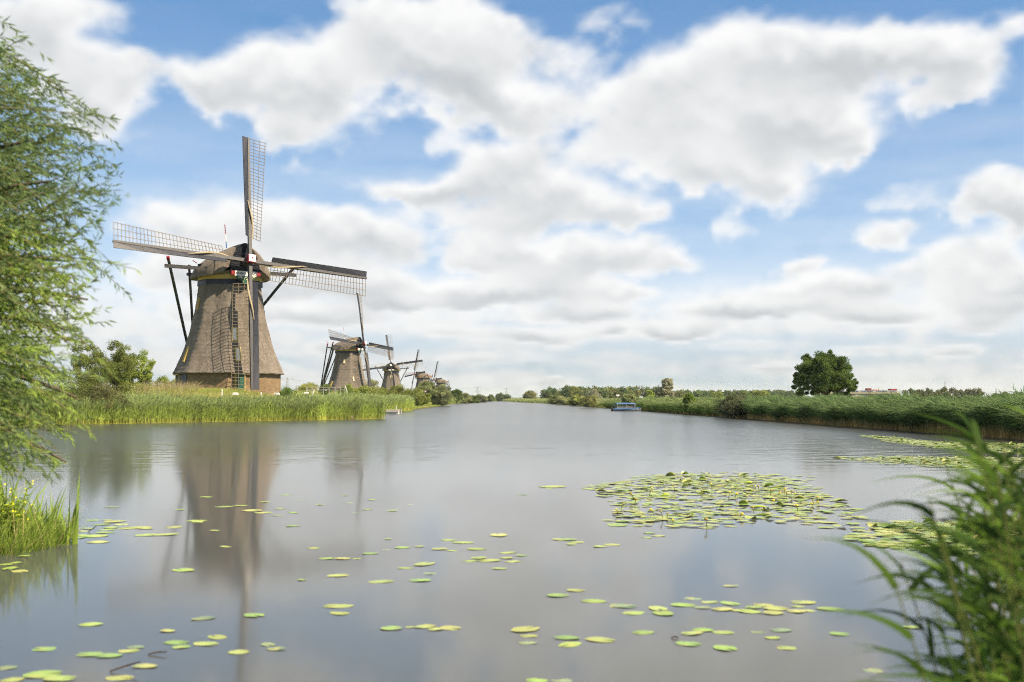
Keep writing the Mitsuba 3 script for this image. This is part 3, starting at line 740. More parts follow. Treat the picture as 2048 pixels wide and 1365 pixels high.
# left bank, in front of and between the mills
woody('bank_willow', across(866, 275), 275, 9.6, 6.2, 'grey green willow in front of the two farthest windmills of the row', seed=12, nclump=110, nleaf=22000, leaf=(.34, .12), col=(.085, .11, .045), col2=(.17, .2, .09), trunk_r=.3, base=.3, lobes=[(-.16, .12, .66, .88), (.2, 0, .64, .84), (-.3, 0, .45, .5)], clump_r=.24)
for k, (px, y, w, h, c1, c2, lb) in enumerate([
    (700, 150, 3.0, 3.5, (.1, .135, .03), (.19, .23, .06), 'yellow green bush behind the left reeds, in front of the second windmill'),
    (742, 190, 6.0, 3.9, (.085, .115, .028), (.17, .2, .055), 'low olive bush right of the second windmill'),
    (785, 205, 6.5, 4.2, (.075, .1, .028), (.16, .18, .05), 'broad olive bush at the foot of the middle windmill'),
    (822, 225, 6.0, 3.6, (.08, .11, .03), (.17, .2, .055), 'olive bush just left of the grey green willow on the bank'),
    (843, 235, 4.6, 2.8, (.09, .12, .03), (.18, .21, .055), 'small bush at the waterline below the grey green willow'),
    (884, 285, 4.4, 3.0, (.08, .115, .03), (.16, .2, .05), 'bright low bush at the waterline right of the bank willow'),
    (908, 400, 6.0, 5.6, (.035, .06, .018), (.07, .1, .028), 'dark round bush on the far left bank'),
    (929, 430, 5.0, 4.8, (.1, .13, .055), (.18, .2, .09), 'light green tree between two darker bushes on the far left bank'),
    (945, 470, 6.0, 4.6, (.05, .075, .022), (.1, .13, .04), 'mid green bush on the far left bank below the left pylon'),
    (962, 560, 7.0, 5.2, (.08, .1, .045), (.15, .17, .08), 'greyish bush on the far left bank right of the left pylon')]):
    woody('bush', across(px, y), y, w, h, lb, 'bush', seed=30 + k, nclump=60, nleaf=8500, leaf=(.1 + y * .0009, .05 + y * .0005), col=c1, col2=c2, trunk_r=.08, base=.4 if y < 260 else None, clump_r=.27)
woody('shrub', across(578, 98), 97, 2.0, 1.55, 'small dark green shrub at the right foot of the nearest windmill', 'shrub', seed=50, nclump=40, nleaf=5000, leaf=(.12, .04), col=(.05, .09, .02), col2=(.11, .17, .04), trunk_r=.04, base=1.35, drop=(0, 0, .8), hollow=.2)
woody('shrub', across(651, 146), 146, 1.7, 1.6, 'dark green shrub behind the white rail fence', 'shrub', seed=51, nclump=30, nleaf=3000, leaf=(.13, .06), col=(.04, .07, .018), col2=(.09, .13, .03), trunk_r=.04, base=2.2)
woody('shrub', across(693, 146), 145, 2.1, 1.7, 'green shrub at the right end of the white rail fence', 'shrub', seed=52, nclump=30, nleaf=3500, leaf=(.13, .06), col=(.06, .09, .02), col2=(.12, .17, .04), trunk_r=.04, base=1.9)
woody('field_bush', across(617, 240), 240, 5.6, 3.0, 'yellow green bush far behind the fence, between the first two windmills', 'bush', seed=53, nclump=40, nleaf=5000, leaf=(.25, .13), col=(.13, .15, .04), col2=(.2, .22, .06), trunk_r=.06, base=2.2)
woody('field_bush', across(745, 330), 330, 5.0, 5.8, 'pale bush between the second and the middle windmill', 'bush', seed=54, nclump=40, nleaf=5000, leaf=(.3, .16), col=(.12, .14, .06), col2=(.2, .22, .1), trunk_r=.06, base=2.2)
woody('field_bush', across(332, 190), 190, 4.6, 3.4, 'bright green bush left behind the nearest windmill', 'bush', seed=55, nclump=40, nleaf=5000, leaf=(.22, .12), col=(.1, .14, .03), col2=(.16, .2, .045), trunk_r=.06, base=2.2)
# the tall bushes at the left end of the near reed bed
woody('willow_bush', across(272, 98), 97, 4.4, 4.6, 'tall light green willow bush left of the nearest windmill', 'bush', seed=56, nclump=90, nleaf=19000, leaf=(.17, .055), col=(.1, .14, .03), col2=(.19, .24, .065), trunk_r=.1, base=1.7, clump_r=.24, lobes=[(-.05, 0, .85, .7), (.16, .3, .55, .66), (-.2, .35, .5, .62)])
woody('willow_bush', across(205, 84), 85, 4.8, 5.6, 'large green willow bush on the left bank, partly behind the foreground branches', 'bush', seed=57, nclump=110, nleaf=17000, leaf=(.16, .05), col=(.065, .09, .025), col2=(.14, .17, .05), trunk_r=.1, base=.8, clump_r=.22, lobes=[(0, 0, .9, .75), (.1, .3, .7, .7), (-.3, .2, .6, .8)])
woody('willow_bush', across(195, 79), 79.5, 4.4, 3.0, 'dark shrubbery overhanging the water at the left end of the reed bed', 'bush', seed=58, nclump=100, nleaf=15000, leaf=(.14, .045), col=(.04, .05, .02), col2=(.12, .125, .05), trunk_r=.08, base=.1, clump_r=.22, hollow=.3)
woody('willow_bush', across(60, 77), 77, 8.0, 4.4, 'dense green bushes on the left bank behind the foreground willow', 'bush', seed=59, nclump=120, nleaf=17000, leaf=(.16, .05), col=(.05, .075, .022), col2=(.12, .15, .045), trunk_r=.1, base=.1, clump_r=.22)
# right bank bushes standing in the reeds
for k, (px, y, w, h, c1, c2, lb) in enumerate([
    (1258, 172, 2.6, 2.4, (.1, .13, .055), (.17, .2, .09), 'pale willow bush in the right reeds just above the blue boat'),
    (1178, 225, 4.0, 2.4, (.12, .14, .05), (.2, .22, .09), 'yellowish bush on the right bank left of the blue boat'),
    (1150, 265, 3.6, 2.3, (.11, .14, .05), (.17, .2, .06), 'green bush on the right bank below the far wood'),
    (1128, 310, 5.0, 2.4, (.12, .14, .06), (.19, .21, .09), 'pale low bush among the distant right bank reeds'),
    (1110, 350, 5.0, 2.6, (.1, .125, .045), (.16, .19, .07), 'darker bush at the far end of the right bank bushes'),
    (1378, 128, 1.2, 2.5, (.07, .12, .022), (.14, .2, .04), 'narrow bright green bush standing in the right reed bed')]):
    woody('bush', across(px, y), y, w, h, lb, 'bush', seed=70 + k, nclump=45, nleaf=6000, leaf=(.1 + y * .0009, .05 + y * .0005), col=c1, col2=c2, trunk_r=.07, base=.15, clump_r=.27)
# the far wood on the right and single trees before it
mb = MB(); r = np.random.RandomState(90)
wood = MB()
for k in range(150):
    t = r.rand()
    px = 1092 + (1600 - 1092) * t ** 1.05
    y = 640 + 330 * t + r.uniform(0, 110)
    x = across(px, y)
    topy = (776 - 3.5 * r.rand() if px < 1330 else 782.5 - 2.5 * r.rand()) + (5 if t < .02 else 0)
    hgt = 1.4 + (798 - topy) / FPX * y
    wd = r.uniform(6, 9.5)
    tone = r.uniform(.75, 1.25)
    base_c = [(.05, .075, .028), (.07, .09, .03), (.045, .075, .03), (.075, .085, .03)][r.randint(4)]
    c1 = np.array(base_c) * tone
    crown(wood, r, (x, y, .4 + hgt * .53), (wd / 2, wd / 2, hgt * .5), 22, 620, (1.15, .75), c1, c1 * 1.6, .34, hollow=.4)
wood.build('far_wood', 'leaf'); tag('far_wood', 'long far-off wood of rounded green trees along the right horizon', 'wood', kind='stuff')
for k, (px, y, w, h, c1, c2, lb) in enumerate([
    (1188, 610, 8.5, 6.3, (.1, .115, .07), (.2, .21, .14), 'pale grey green tree in front of the left part of the far wood'),
    (1150, 620, 8.0, 8.2, (.085, .1, .03), (.13, .145, .04), 'yellowish round tree in front of the far wood'),
    (1300, 430, 3.6, 4.6, (.1, .14, .025), (.17, .22, .04), 'bright green bush before the far wood, left of the silvery poplar'),
    (1520, 480, 8.0, 5.2, (.1, .13, .035), (.17, .2, .055), 'light green tree before the far wood, left of the large round tree'),
    (1432, 520, 7.5, 4.6, (.09, .12, .035), (.15, .19, .05), 'low light green tree before the far wood above the bank bush'),
    (1490, 560, 6, 5.4, (.05, .075, .025), (.09, .12, .035), 'mid green tree before the far wood, right of a lighter one')]):
    woody('field_tree', across(px, y), y, w, h, lb, seed=110 + k, nclump=36, nleaf=3000, leaf=(.6, .36), col=c1, col2=c2, trunk_r=.2)
for k, (px, wpx, top, y, dark) in enumerate([(1818, 30, 778, 560, .8), (1835, 22, 778, 600, .5), (1852, 24, 777, 590, .5), (1872, 22, 779, 610, .6), (1894, 30, 774, 570, .55), (1915, 20, 778, 600, .6),
                                             (1934, 20, 779, 600, .5), (1953, 26, 777, 560, .6), (1990, 14, 787, 640, .8), (2008, 16, 784, 640, .7), (2034, 24, 785, 620, .8), (1862, 26, 779, 640, .8)]):
    hgt = (798 - top) / FPX * y + 1.8 - .5
    c1 = np.array((.06, .068, .034)) * dark / .6
    if dark == .8: c1 = np.array((.06, .085, .035))
    woody('horizon_tree', across(px, y), y, wpx / FPX * y * 1.15, hgt, f'{["first", "second", "third", "fifth", "sixth", "seventh", "eighth", "ninth", "tenth", "eleventh", "last", "fourth"][k]} dark tree from the left in the row on the right horizon', seed=130 + k, nclump=30, nleaf=2200,
          leaf=(.6, .36), col=c1, col2=c1 * 1.6, trunk_r=.25, trunk=.8, clump_r=.3, group='trees on the right horizon')
for px, y, w, h, lb in ((1743, 560, 5.4, 3.4, 'round green bush in front of the left half of the long building'), (1760, 565, 4.6, 3.0, 'green bush in front of the middle of the long building'), (1786, 570, 4, 3.4, 'green bush in front of the right half of the long building')):
    woody('field_bush', across(px, y), y, w, h, lb, 'bush', seed=int(px), nclump=24, nleaf=1500, leaf=(.5, .3), col=(.055, .08, .03), col2=(.1, .13, .045), trunk_r=.1)
# tan dry reeds and grass on the left bank top
def grass(key, pts, h, w, c0, c1, label, seed, cat='grass', lean=.25, segs=3):
    r = np.random.RandomState(seed); n = len(pts); mb = MB()
    b = np.column_stack([pts, land_z(pts[:, 0], pts[:, 1]) - .03])
    d = unit(np.column_stack([r.normal(0, .16, n), r.normal(0, .16, n), np.ones(n)]))
    bd = np.column_stack([r.normal(0, lean, n) + lean * .4, r.normal(0, lean, n), -.15 * r.rand(n)])
    t = (.7 + .6 * r.rand(n))[:, None]
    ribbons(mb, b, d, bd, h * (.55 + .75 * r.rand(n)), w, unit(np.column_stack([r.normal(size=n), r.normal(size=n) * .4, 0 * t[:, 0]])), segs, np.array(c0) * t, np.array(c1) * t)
    mb.build(key, 'leaf'); tag(key, label, cat, kind='stuff')
r = np.random.RandomState(61)
n = 9000
y = r.uniform(86, 108, n); x = r.uniform(-39, -28, n)
s = x / y; k = (s > -.345) & (s < -.285)
grass('dry_reeds', np.column_stack([x, y])[k][::2], 1.0, .03, (.15, .16, .06), (.22, .19, .11), 'tan dry reeds left of the nearest windmill', 62, 'reeds')
y = r.uniform(90, 116, 26000); s = r.uniform(-.33, -.1, 26000); x = s * y
d = shapely.distance(WPOLY, shapely.points(x, y)); k = d > 3.2
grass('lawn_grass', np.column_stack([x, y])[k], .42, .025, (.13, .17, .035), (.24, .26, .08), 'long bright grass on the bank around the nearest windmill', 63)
y = r.uniform(90, 100, 2400); s = r.uniform(-.34, -.2, 2400); x = s * y
d = shapely.distance(WPOLY, shapely.points(x, y)); k = (d > 3.2) & (d < 9)
grass('dry_stalks', np.column_stack([x, y])[k], 1.1, .02, (.16, .15, .06), (.2, .17, .1), 'thin tan seed stalks standing above the left reeds before the nearest windmill', 64, 'reeds')
y = r.uniform(116, 260, 16000); s = r.uniform(-.2, -.07, 16000); x = s * y
k = shapely.distance(WPOLY, shapely.points(x, y)) > 3
grass('meadow_grass', np.column_stack([x, y])[k], .7, .06, (.13, .17, .04), (.22, .24, .08), 'rough meadow grass around the fence and the second windmill', 65)
# ------------------------------------------------------------------ small things on the left bank
def lz(x, y):
    return float(land_z([x], [y])[0])

K = 'rail_fence'
tag(K, 'white weathered rail fence on the bank in front of the second windmill', 'fence')
px_posts = [614, 624.5, 635, 647, 658.5, 670.5, 682, 690]
for p in px_posts:
    y = 141; x = across(p, y); z = 2.42
    MB().beam((x, y, z - .5), (x, y, z + .92), .065, .065, (.4, .39, .36)).build(numbered(K + '__post'), 'matte')
for h in (.86, .5):
    a, b = across(612, 141), across(691, 141)
    MB().beam((a, 140.94, 2.42 + h), (b, 140.94, 2.42 + h), .04, .06, (.33, .32, .29)).build(numbered(K + '__rail'), 'matte')
for p0, p1, y, zb, h, lb in ((445, 445, 92.5, 1.3, 1.3, 'slim white post standing in the lawn left of the nearest windmill\'s vertical sail'), (523, 523, 92.5, 1.3, 1.05, 'slim white post right of the nearest windmill\'s lower sail'),
                             (624, 629, 122, 2.0, .85, 'leaning white post before the left end of the rail fence'), (696, 691, 132, 2.6, .75, 'leaning white stake at the right end of the rail fence'),
                             (366, 366, 100, 2.0, .8, 'short white post at the left foot of the nearest windmill')):
    k = numbered('white_post'); x0, x1 = across(p0, y), across(p1, y)
    m = MB(); m.beam((x0, y, zb - .3), (x1, y, zb + h), .075, .075, (.72, .71, .68)); m.build(k, 'paint'); tag(k, lb, 'post')
for p, y, z, lb in ((471.5, 96, 2.22, 'small white box on the lawn below the nearest windmill\'s door'), (554, 96, 2.2, 'small white box on the lawn at the nearest windmill\'s right foot'), (613.5, 118, 2.4, 'small white box on the grass at the left end of the rail fence')):
    k = numbered('white_box'); tag(k, lb, 'box'); x = across(p, y)
    w = .22 if y < 100 else .26
    MB().box((x, y, z), (w, .14, .08), (.7, .7, .68)).build(k + '__body', 'paint')
    MB().box((x, y, z + .095), (w * .9, .12, .02), (.78, .78, .76)).build(k + '__lid', 'paint')
    MB().beam((x, y, z - .6), (x, y, z - .08), .06, .06, (.3, .3, .28)).build(k + '__stake', 'paint')
# mast with rope at the second windmill
k = 'signal_mast'; tag(k, 'thin grey mast left of the second windmill', 'mast')
x = across(647, 255)
MB().tube([(x, 255, 1.5), (x + .05, 255, 5.3)], [.06, .05], (.2, .2, .2)).build(k + '__pole', 'paint')
MB().tube([(x + .05, 255, 5.3), (x - .3, 255.5, 13.0)], [.018, .012], (.3, .3, .3), 4).build(k + '__line', 'paint')
# jetty on the left
K = 'jetty'; tag(K, 'small weathered wooden jetty between the two left reed beds', 'jetty')
jx, jy = across(783, 131), 131
GREYW = (.33, .31, .27)
for k in range(6):
    MB().box((jx - .75 + k * .31, jy, .47), (.145, 1.1, .025), np.array(GREYW) * (.85 + .06 * (k % 3))).build(numbered(K + '__plank'), 'matte')
MB().box((jx, jy - 1.0, .36), (1.0, .07, .085), (.42, .4, .36)).box((jx, jy + 1.0, .36), (1.0, .07, .085), (.3, .28, .25)).build(K + '__beam', 'matte')
MB().box((jx + .05, jy, .14), (.82, .92, .17), (.45, .43, .39)).build(K + '__float', 'matte')
for dx, dy, h, c in ((.72, -.9, 1.02, (.42, .42, .4)), (1.05, -.8, .55, (.4, .38, .34)), (-.62, -.6, 1.3, (.13, .1, .07)), (1.1, .9, .6, (.35, .33, .3))):
    MB().beam((jx + dx, jy + dy, -.5), (jx + dx, jy + dy, h), .1, .1, c).build(numbered(K + '__post'), 'matte')
a = np.linspace(0, 1, 9)
MB().tube(np.column_stack([jx - .64 - .5 * a, jy - .68 + 0 * a, 1.15 - .85 * a ** .6]), .03, (.42, .36, .25), 5).build(K + '__rope', 'matte')
# driftwood in the reeds
k = 'driftwood'; tag(k, 'pale broken branch sticking out of the left reed bed at the waterline', 'branch')
x = across(708, 95)
MB().tube([(x - .12, 94.4, -.05), (x - .02, 94.3, .16), (x + .13, 94.4, .36)], [.05, .045, .02], (.4, .31, .22), 6).tube([(x - .02, 94.3, .16), (x - .1, 94.3, .33)], [.03, .01], (.4, .31, .22), 5).build(k, 'matte')
# landing stage on the right
K = 'fishing_stage'; tag(K, 'little dark wooden fishing stage at the foot of the right reed bed', 'stage')
x, y = across(1558, 101.5), 101.2
for k in range(3):
    MB().box((x, y - .3 + k * .3, .38), (.36, .13, .025), (.13, .1, .065)).build(numbered(K + '__plank'), 'matte')
for sx in (-.3, .3):
    for sy in (-.35, .35):
        MB().beam((x + sx, y + sy, -.4), (x + sx, y + sy, .35), .09, .09, (.11, .085, .055)).build(numbered(K + '__leg'), 'matte')
# signboard far right bank
k = 'white_sign'; tag(k, 'tiny white sign on a pole before the far wood', 'sign')
x = across(1235.5, 420)
MB().tube([(x, 420, .3), (x, 420, 3.2)], .07, (.5, .5, .5)).build(k + '__pole', 'paint')
MB().box((x, 419.9, 3.1), (.55, .05, .3), (.75, .75, .72)).build(k + '__panel', 'paint')

# ------------------------------------------------------------------ blue boat at rest
K = 'boat'; tag(K, 'small boat with a blue canopy near the right bank', 'boat')
bx, by = 17.0, 163
BM = mat(rotz(R_(12)) * .88, (bx, by, 0))
hs = []
for t in np.linspace(0, 1, 13):
    xx = -2.5 + 5 * t; w = .85 * (1 - max(0, (t - .55) / .45) ** 2.2) * (.9 + .1 * min(1, t * 6)); sh = .42 + .18 * t * t
    hs.append([(xx, -w, sh), (xx + .03 * t, -w * .82, .12), (xx, -w * .3, -.15), (xx, w * .3, -.15), (xx + .03 * t, w * .82, .12), (xx, w, sh), (xx, w * .9, sh - .04), (xx, -w * .9, sh - .04)])
MB().loft(hs, (.2, .24, .3), cap0=True, cap1=True).build(K + '__hull', 'paint', BM)
hs2 = [[(p[0][0], -abs(p[0][1]) * 1.03 - .01, p[0][2] + .0), (p[0][0], -abs(p[0][1]) * 1.03 - .01, p[0][2] - .09)] for p in hs]
MB().loft(hs2, (.05, .2, .5), closed=False).build(K + '__rubbing_strake', 'paint', BM)
cv = []
for t in np.linspace(0, 1, 7):
    xx = -2.0 + 3.3 * t
    cv.append([(xx, .82 * math.cos(a), 1.18 + .2 * math.sin(a) - .05 * (2 * t - 1) ** 2) for a in np.linspace(0, math.pi, 9)] + [(xx, -.8, 1.12), (xx, .8, 1.12)])
MB().loft(cv, (.04, .1, .22), cap0=True, cap1=True).build(K + '__canopy', 'paint', BM)
for sx in (-1.9, -.4, 1.15):
    for sy in (-.76, .76):
        MB().tube([(sx, sy, .4), (sx, sy, 1.2)], .03, (.4, .4, .42), 5).build(numbered(K + '__canopy_post'), 'paint', BM)
MB().box((-.4, 0, .55), (1.5, .55, .22), (.09, .1, .12)).build(K + '__bench', 'paint', BM)
MB().box((1.25, 0, .85), (.04, .66, .28), (.08, .1, .12), rotz(0)).build(K + '__windscreen', 'paint', BM)
MB().box((-2.62, 0, .3), (.13, .14, .32), (.03, .03, .035)).build(K + '__outboard_motor', 'paint', BM)

# ------------------------------------------------------------------ long building, mast, pylons
K = 'long_building'; tag(K, 'long low three storey building on the right horizon with red roof boxes', 'building')
Y = 760.0
x0, x1, z0 = across(1640, Y), across(1791, Y), .4
top = 1.8 + (798 - 781.3) / FPX * Y
MB().box(((x0 + x1) / 2, Y + 7, (top + z0) / 2), ((x1 - x0) / 2, 7, (top - z0) / 2), (.34, .3, .23)).build(K + '__walls', 'matte')
nfl, fh = 3, (top - z0) / 3.0
for fl in range(nfl):
    zc = z0 + fl * fh
    MB().box(((x0 + x1) / 2, Y - .25, zc + fh * .25), ((x1 - x0) / 2, .3, fh * .22), (.3, .265, .19)).build(numbered(K + '__parapet'), 'matte')
    n = 26
    for k in range(n):
        xx = x0 + (k + .5) * (x1 - x0) / n
        MB().box((xx, Y - .06, zc + fh * .72), ((x1 - x0) / n * .43, .08, fh * .22), [(.06, .08, .13), (.1, .13, .2), (.3, .3, .32)][(k * 7 + fl * 3) % 5 % 3]).build(numbered(K + '__window'), 'paint')
for fl in range(3):
    zc = z0 + fl * fh
    v, f = [], []
    for q in range(9):
        a = -math.pi / 2 + q * math.pi / 8
        v.append((x1 + .4 + 4.2 * math.cos(a) * .8, Y + 4 + 4.5 * math.sin(a), 0))
    rg = np.array(v)
    MB().loft([rg + [0, 0, zc + fh * .1], rg + [0, 0, zc + fh * .52], rg * [1, 1, 1] + [-.3, 0, zc + fh * .52], rg + [-.3, 0, zc + fh * .1]], (.42, .41, .38), closed=False).build(numbered(K + '__balcony'), 'matte')
MB().box((x1 + 1.2, Y + 4.5, (top + z0) / 2 - .4), (1.2, 3.5, (top - z0) / 2 - .4), (.25, .17, .12)).build(K + '__stair_tower', 'matte')
for a, b, t0, t1, c in ((1737, 1744.5, 781, 776.8, (.2, .045, .035)), (1751, 1760, 781.2, 779.8, (.42, .13, .05)), (1783, 1796, 781.6, 778.6, (.22, .045, .05))):
    xa, xb = across(a, Y), across(b, Y); hh = (t0 - t1) / FPX * Y
    MB().box(((xa + xb) / 2, Y + 5, top + hh / 2), ((xb - xa) / 2, 3, hh / 2 + .05), c).build(numbered(K + '__roof_box'), 'matte')
K = 'radio_mast'; tag(K, 'slim lattice radio mast above the trees on the right horizon', 'mast')
Y = 1500.0; x = across(1889.5, Y); zt = 1.8 + 41 / FPX * Y
for a in range(3):
    g = a * 2.1
    MB().beam((x + 1.1 * math.cos(g), Y + 1.1 * math.sin(g), .5), (x + .25 * math.cos(g), Y + .25 * math.sin(g), zt - 6), .3, .3, (.3, .3, .31)).build(numbered(K + '__leg'), 'paint')
br = MB()
for k in range(14):
    zz = 1 + k * (zt - 8) / 14; r1 = 1.1 - .85 * k / 14
    for a in range(3):
        g0, g1 = a * 2.1, (a + 1) * 2.1
        br.beam((x + r1 * math.cos(g0), Y + r1 * math.sin(g0), zz), (x + r1 * math.cos(g1), Y + r1 * math.sin(g1), zz + 1.8), .14, .14, (.3, .3, .31))
br.build(K + '__bracing', 'paint')
for zz, rr in ((zt - 10, .9), (zt - 13, 1.0), (zt - 6.5, .7)):
    MB().tube([(x, Y, zz - .8), (x, Y, zz + .8)], rr, (.4, .4, .42), 8).build(numbered(K + '__antenna_drum'), 'paint')
MB().tube([(x, Y, zt - 6), (x, Y, zt)], [.28, .12], (.35, .33, .33)).build(K + '__spire', 'paint')


def pylon(px, top_px, Y, label):
    K = numbered('pylon'); tag(K, label, 'pylon')
    x, z = across(px, Y), 1.8 + (798 - top_px) / FPX * Y
    g = (.3, .31, .32); s = z / 44.0; w = max(.42, .00026 * Y)
    for sx in (-1, 1):
        for sy in (-1, 1):
            MB().beam((x + sx * 3.6 * s, Y + sy * 3.6 * s, 0), (x + sx * .8 * s, Y + sy * .8 * s, z * .98), w, w, g).build(numbered(K + '__leg'), 'paint')
    m = MB()
    for k in range(7):
        f0, f1 = k / 7, (k + 1) / 7
        r0, r1 = (3.6 - 2.8 * f0) * s, (3.6 - 2.8 * f1) * s
        for sg in (-1, 1):
            m.beam((x - sg * r0, Y, z * f0), (x + sg * r1, Y, z * f1), w * .6, w * .6, g)
    m.build(K + '__bracing', 'paint')
    for zz, hw in ((.62, 11), (.93, 13.5)):
        m = MB()
        m.beam((x - hw * s, Y, z * zz), (x + hw * s, Y, z * zz), w * .8, w, g).beam((x - hw * s, Y, z * zz), (x, Y, z * (zz + .06)), w * .5, w * .6, g).beam((x + hw * s, Y, z * zz), (x, Y, z * (zz + .06)), w * .5, w * .6, g)
        m.build(numbered(K + '__cross_arm'), 'paint')
    return [(x + sx * hw * s * .95, Y, z * (zz - .02)) for zz, hw in ((.62, 11), (.93, 13.5)) for sx in (-1, 1)]


pa = pylon(955, 773.2, 2600, 'left of the two pale pylons beyond the end of the canal')
pb = pylon(1012.5, 776, 3200, 'right of the two pale pylons, above the broad far tree clump')
pc = pylon(575, 755.5, 1500, 'pylon seen between the nearest and the second windmill')
K = 'power_line'; tag(K, 'thin sagging power line cables between the distant pylons', 'cable', kind='stuff')
m = MB()
for A, B in ((pa, pb), (pc, pa)):
    for p, q_ in zip(A, B):
        t = np.linspace(0, 1, 17)[:, None]
        c = np.array(p) * (1 - t) + np.array(q_) * t; c[:, 2] -= (30 * t * (1 - t))[:, 0]
        m.tube(c, .1, (.25, .26, .28), 4)
m.build(K, 'paint')

# ------------------------------------------------------------------ foreground willow, left
def foreground_willow():
    K = 'willow_tree'; tag(K, 'large foreground willow with drooping leafy branches along the left edge', 'tree')
    r = np.random.RandomState(5); mb, tb = MB(), MB()
    root = np.array([-7.4, 8.8, .3])
    fork = root + [0.3, 0, 1.6]
    tb.tube([root - [0, 0, .4], root + [.1, 0, .8], fork], [.36, .28, .25], (.09, .075, .055), 10)
    # outline of the crown's right edge: height over water against distance from the frame's left side at y = 8 m
    zz = np.array([.95, 1.25, 1.5, 1.9, 2.3, 2.7, 3.1, 3.3, 3.6, 3.9, 4.15, 4.35, 4.6])
    ee = np.array([-3.25, -3.1, -3.06, -3.04, -2.95, -2.86, -2.95, -2.83, -2.9, -3.1, -3.3, -3.48, -3.75])
    limbs = []
    for k in range(15):
        z = .9 + 3.9 * (k + .5) / 15
        e = np.interp(z, zz, ee) - .5
        y = 7.6 + 1.5 * r.rand()
        p = np.array([e, y, z])
        m1 = fork * .55 + p * .45 + [0, 0, .55 * (.4 if z > 3 else 1)]
        m2 = fork * .2 + p * .8 + [0, 0, .3]
        path = np.array([fork, m1, m2, p])
        t = np.linspace(0, 1, 12)[:, None]
        b = (1 - t) ** 3 * fork + 3 * t * (1 - t) ** 2 * m1 + 3 * t * t * (1 - t) * m2 + t ** 3 * p
        limbs.append(b)
        tb.tube(b, np.linspace(.085, .008, 12), (.1, .085, .06), 6)
    sh = 0
    tops, allp, ax, cc = [], [], [], []
    for k in range(3500):
        z = r.uniform(1.2, 4.75)
        e = np.interp(z, zz, ee) + .1 * r.normal()
        depth = r.rand() ** .8 * 2.3
        y = 7.0 + 2.4 * r.rand()
        tip = np.array([(e - depth) * y / 8.0, y, 1.8 + (z - 1.8) * y / 8.0])
        if depth < .5 and r.rand() < .35:
            continue
        L = r.uniform(.45, .95)
        dirn = unit(np.array([.7 + .4 * r.rand(), r.normal(0, .4), r.uniform(-.6, .75) if z > 2.6 else (r.uniform(-.9, .4) if z > 1.6 else r.uniform(-.9, 0))]))
        sag = np.array([.05, 0, -.35 * r.rand()])
        n = int(L * 56)
        t = np.sort(r.rand(n))
        start = tip - L * (dirn + sag)
        pos = start + L * (t[:, None] * dirn + (t ** 2)[:, None] * sag)
        tang = dirn + 2 * t[:, None] * sag
        a = unit(tang * .9 + r.normal(size=(n, 3)) * .62 + [.2, 0, -.3])
        allp.append(pos); ax.append(a)
        y1 = z < 3.0 and r.rand() < .55
        base = np.array((.14, .205, .045)) if y1 else np.array((.085, .13, .05))
        cc.append(base * (.75 + .5 * r.rand()) * (.8 + .4 * r.rand(n, 1)))
        tt = np.linspace(0, 1, 4)[:, None]
        if k % 2 == 0:
            tb.tube(start + L * (tt * dirn + tt ** 2 * sag), np.linspace(.006, .002, 4), (.14, .13, .06), 4)
    P, A, Cc = np.vstack(allp), np.vstack(ax), np.vstack(cc)
    leaves(mb, P, A, .076 * (.7 + .6 * r.rand(len(P))), .0135, Cc, r, .3)
    mb.build(K + '__crown', 'leaf'); tb.build(K + '__trunk', 'matte')
foreground_willow()

# ------------------------------------------------------------------ plants at the left foreground spit
def blade_plant(name, x, y, label, cat, n, L, W, c0, c1, seed, lean=(0, 0), spread=.22, rad=.06, group=None, base=None, leafname='leaf', curve=.3):
    K = numbered(name); tag(K, label, cat, group); r = np.random.RandomState(seed)
    z = (lz(x, y) if base is None else base) - .05
    for k in range(n):
        b = np.array([[x + r.normal(0, rad), y + r.normal(0, rad), z]])
        d = unit(np.array([[r.normal(lean[0], spread), r.normal(lean[1], spread), 1.0]]))
        bd = np.array([[r.normal(lean[0] * .5, curve * .6), r.normal(0, curve * .4), -.12 * r.rand() - curve * .15]])
        t = .75 + .5 * r.rand()
        m = MB(); s = unit(np.array([[1.0, r.normal(0, .5), 0]]))
        ribbons(m, b, d, bd, L * r.uniform(.55, 1.0), W * r.uniform(.7, 1.1), s, 7, np.array(c0) * t, np.array(c1) * t, power=2.2, tipw=.04)
        m.build(numbered(f'{K}__{leafname}'), 'leaf')
    return K


IR0, IR1 = (.13, .19, .03), (.15, .23, .05)
blade_plant('iris_plant', across(155, 13.9), 13.75, 'upright iris clump standing alone in shallow water right of the grassy spit', 'plant', 10, 1.0, .034, IR0, IR1, 1, lean=(.08, 0), spread=.06, rad=.04, base=.02)
for k, (px, y, L) in enumerate([(118, 13.9, .85), (100, 13.8, .95), (86, 14.0, .8), (64, 13.6, .9), (45, 13.9, 1.0), (25, 13.5, 1.05), (8, 13.8, 1.1), (130, 14.0, .6)]):
    blade_plant('iris_plant', across(px, y), y, 'green iris clump crowded among grasses on the left foreground spit', 'plant', 9, L, .034, IR0, IR1, 5 + k, lean=(.06, 0), spread=.13, rad=.07, group='iris clumps on the left foreground spit')
r = np.random.RandomState(8)
pts = np.column_stack([r.uniform(-8.2, -5.45, 5200), r.uniform(12.7, 14.7, 5200)])
k = shapely.contains(WPOLY.buffer(-.12), shapely.points(pts[:, 0], pts[:, 1]))
pts = pts[~k]
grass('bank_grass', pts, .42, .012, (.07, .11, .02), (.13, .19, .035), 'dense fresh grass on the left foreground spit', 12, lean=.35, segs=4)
dryk = r.rand(len(pts)) < .07
grass('dry_grass', pts[dryk], .6, .009, (.28, .22, .1), (.34, .28, .15), 'straw coloured old grass stems on the left foreground spit', 13, lean=.35)
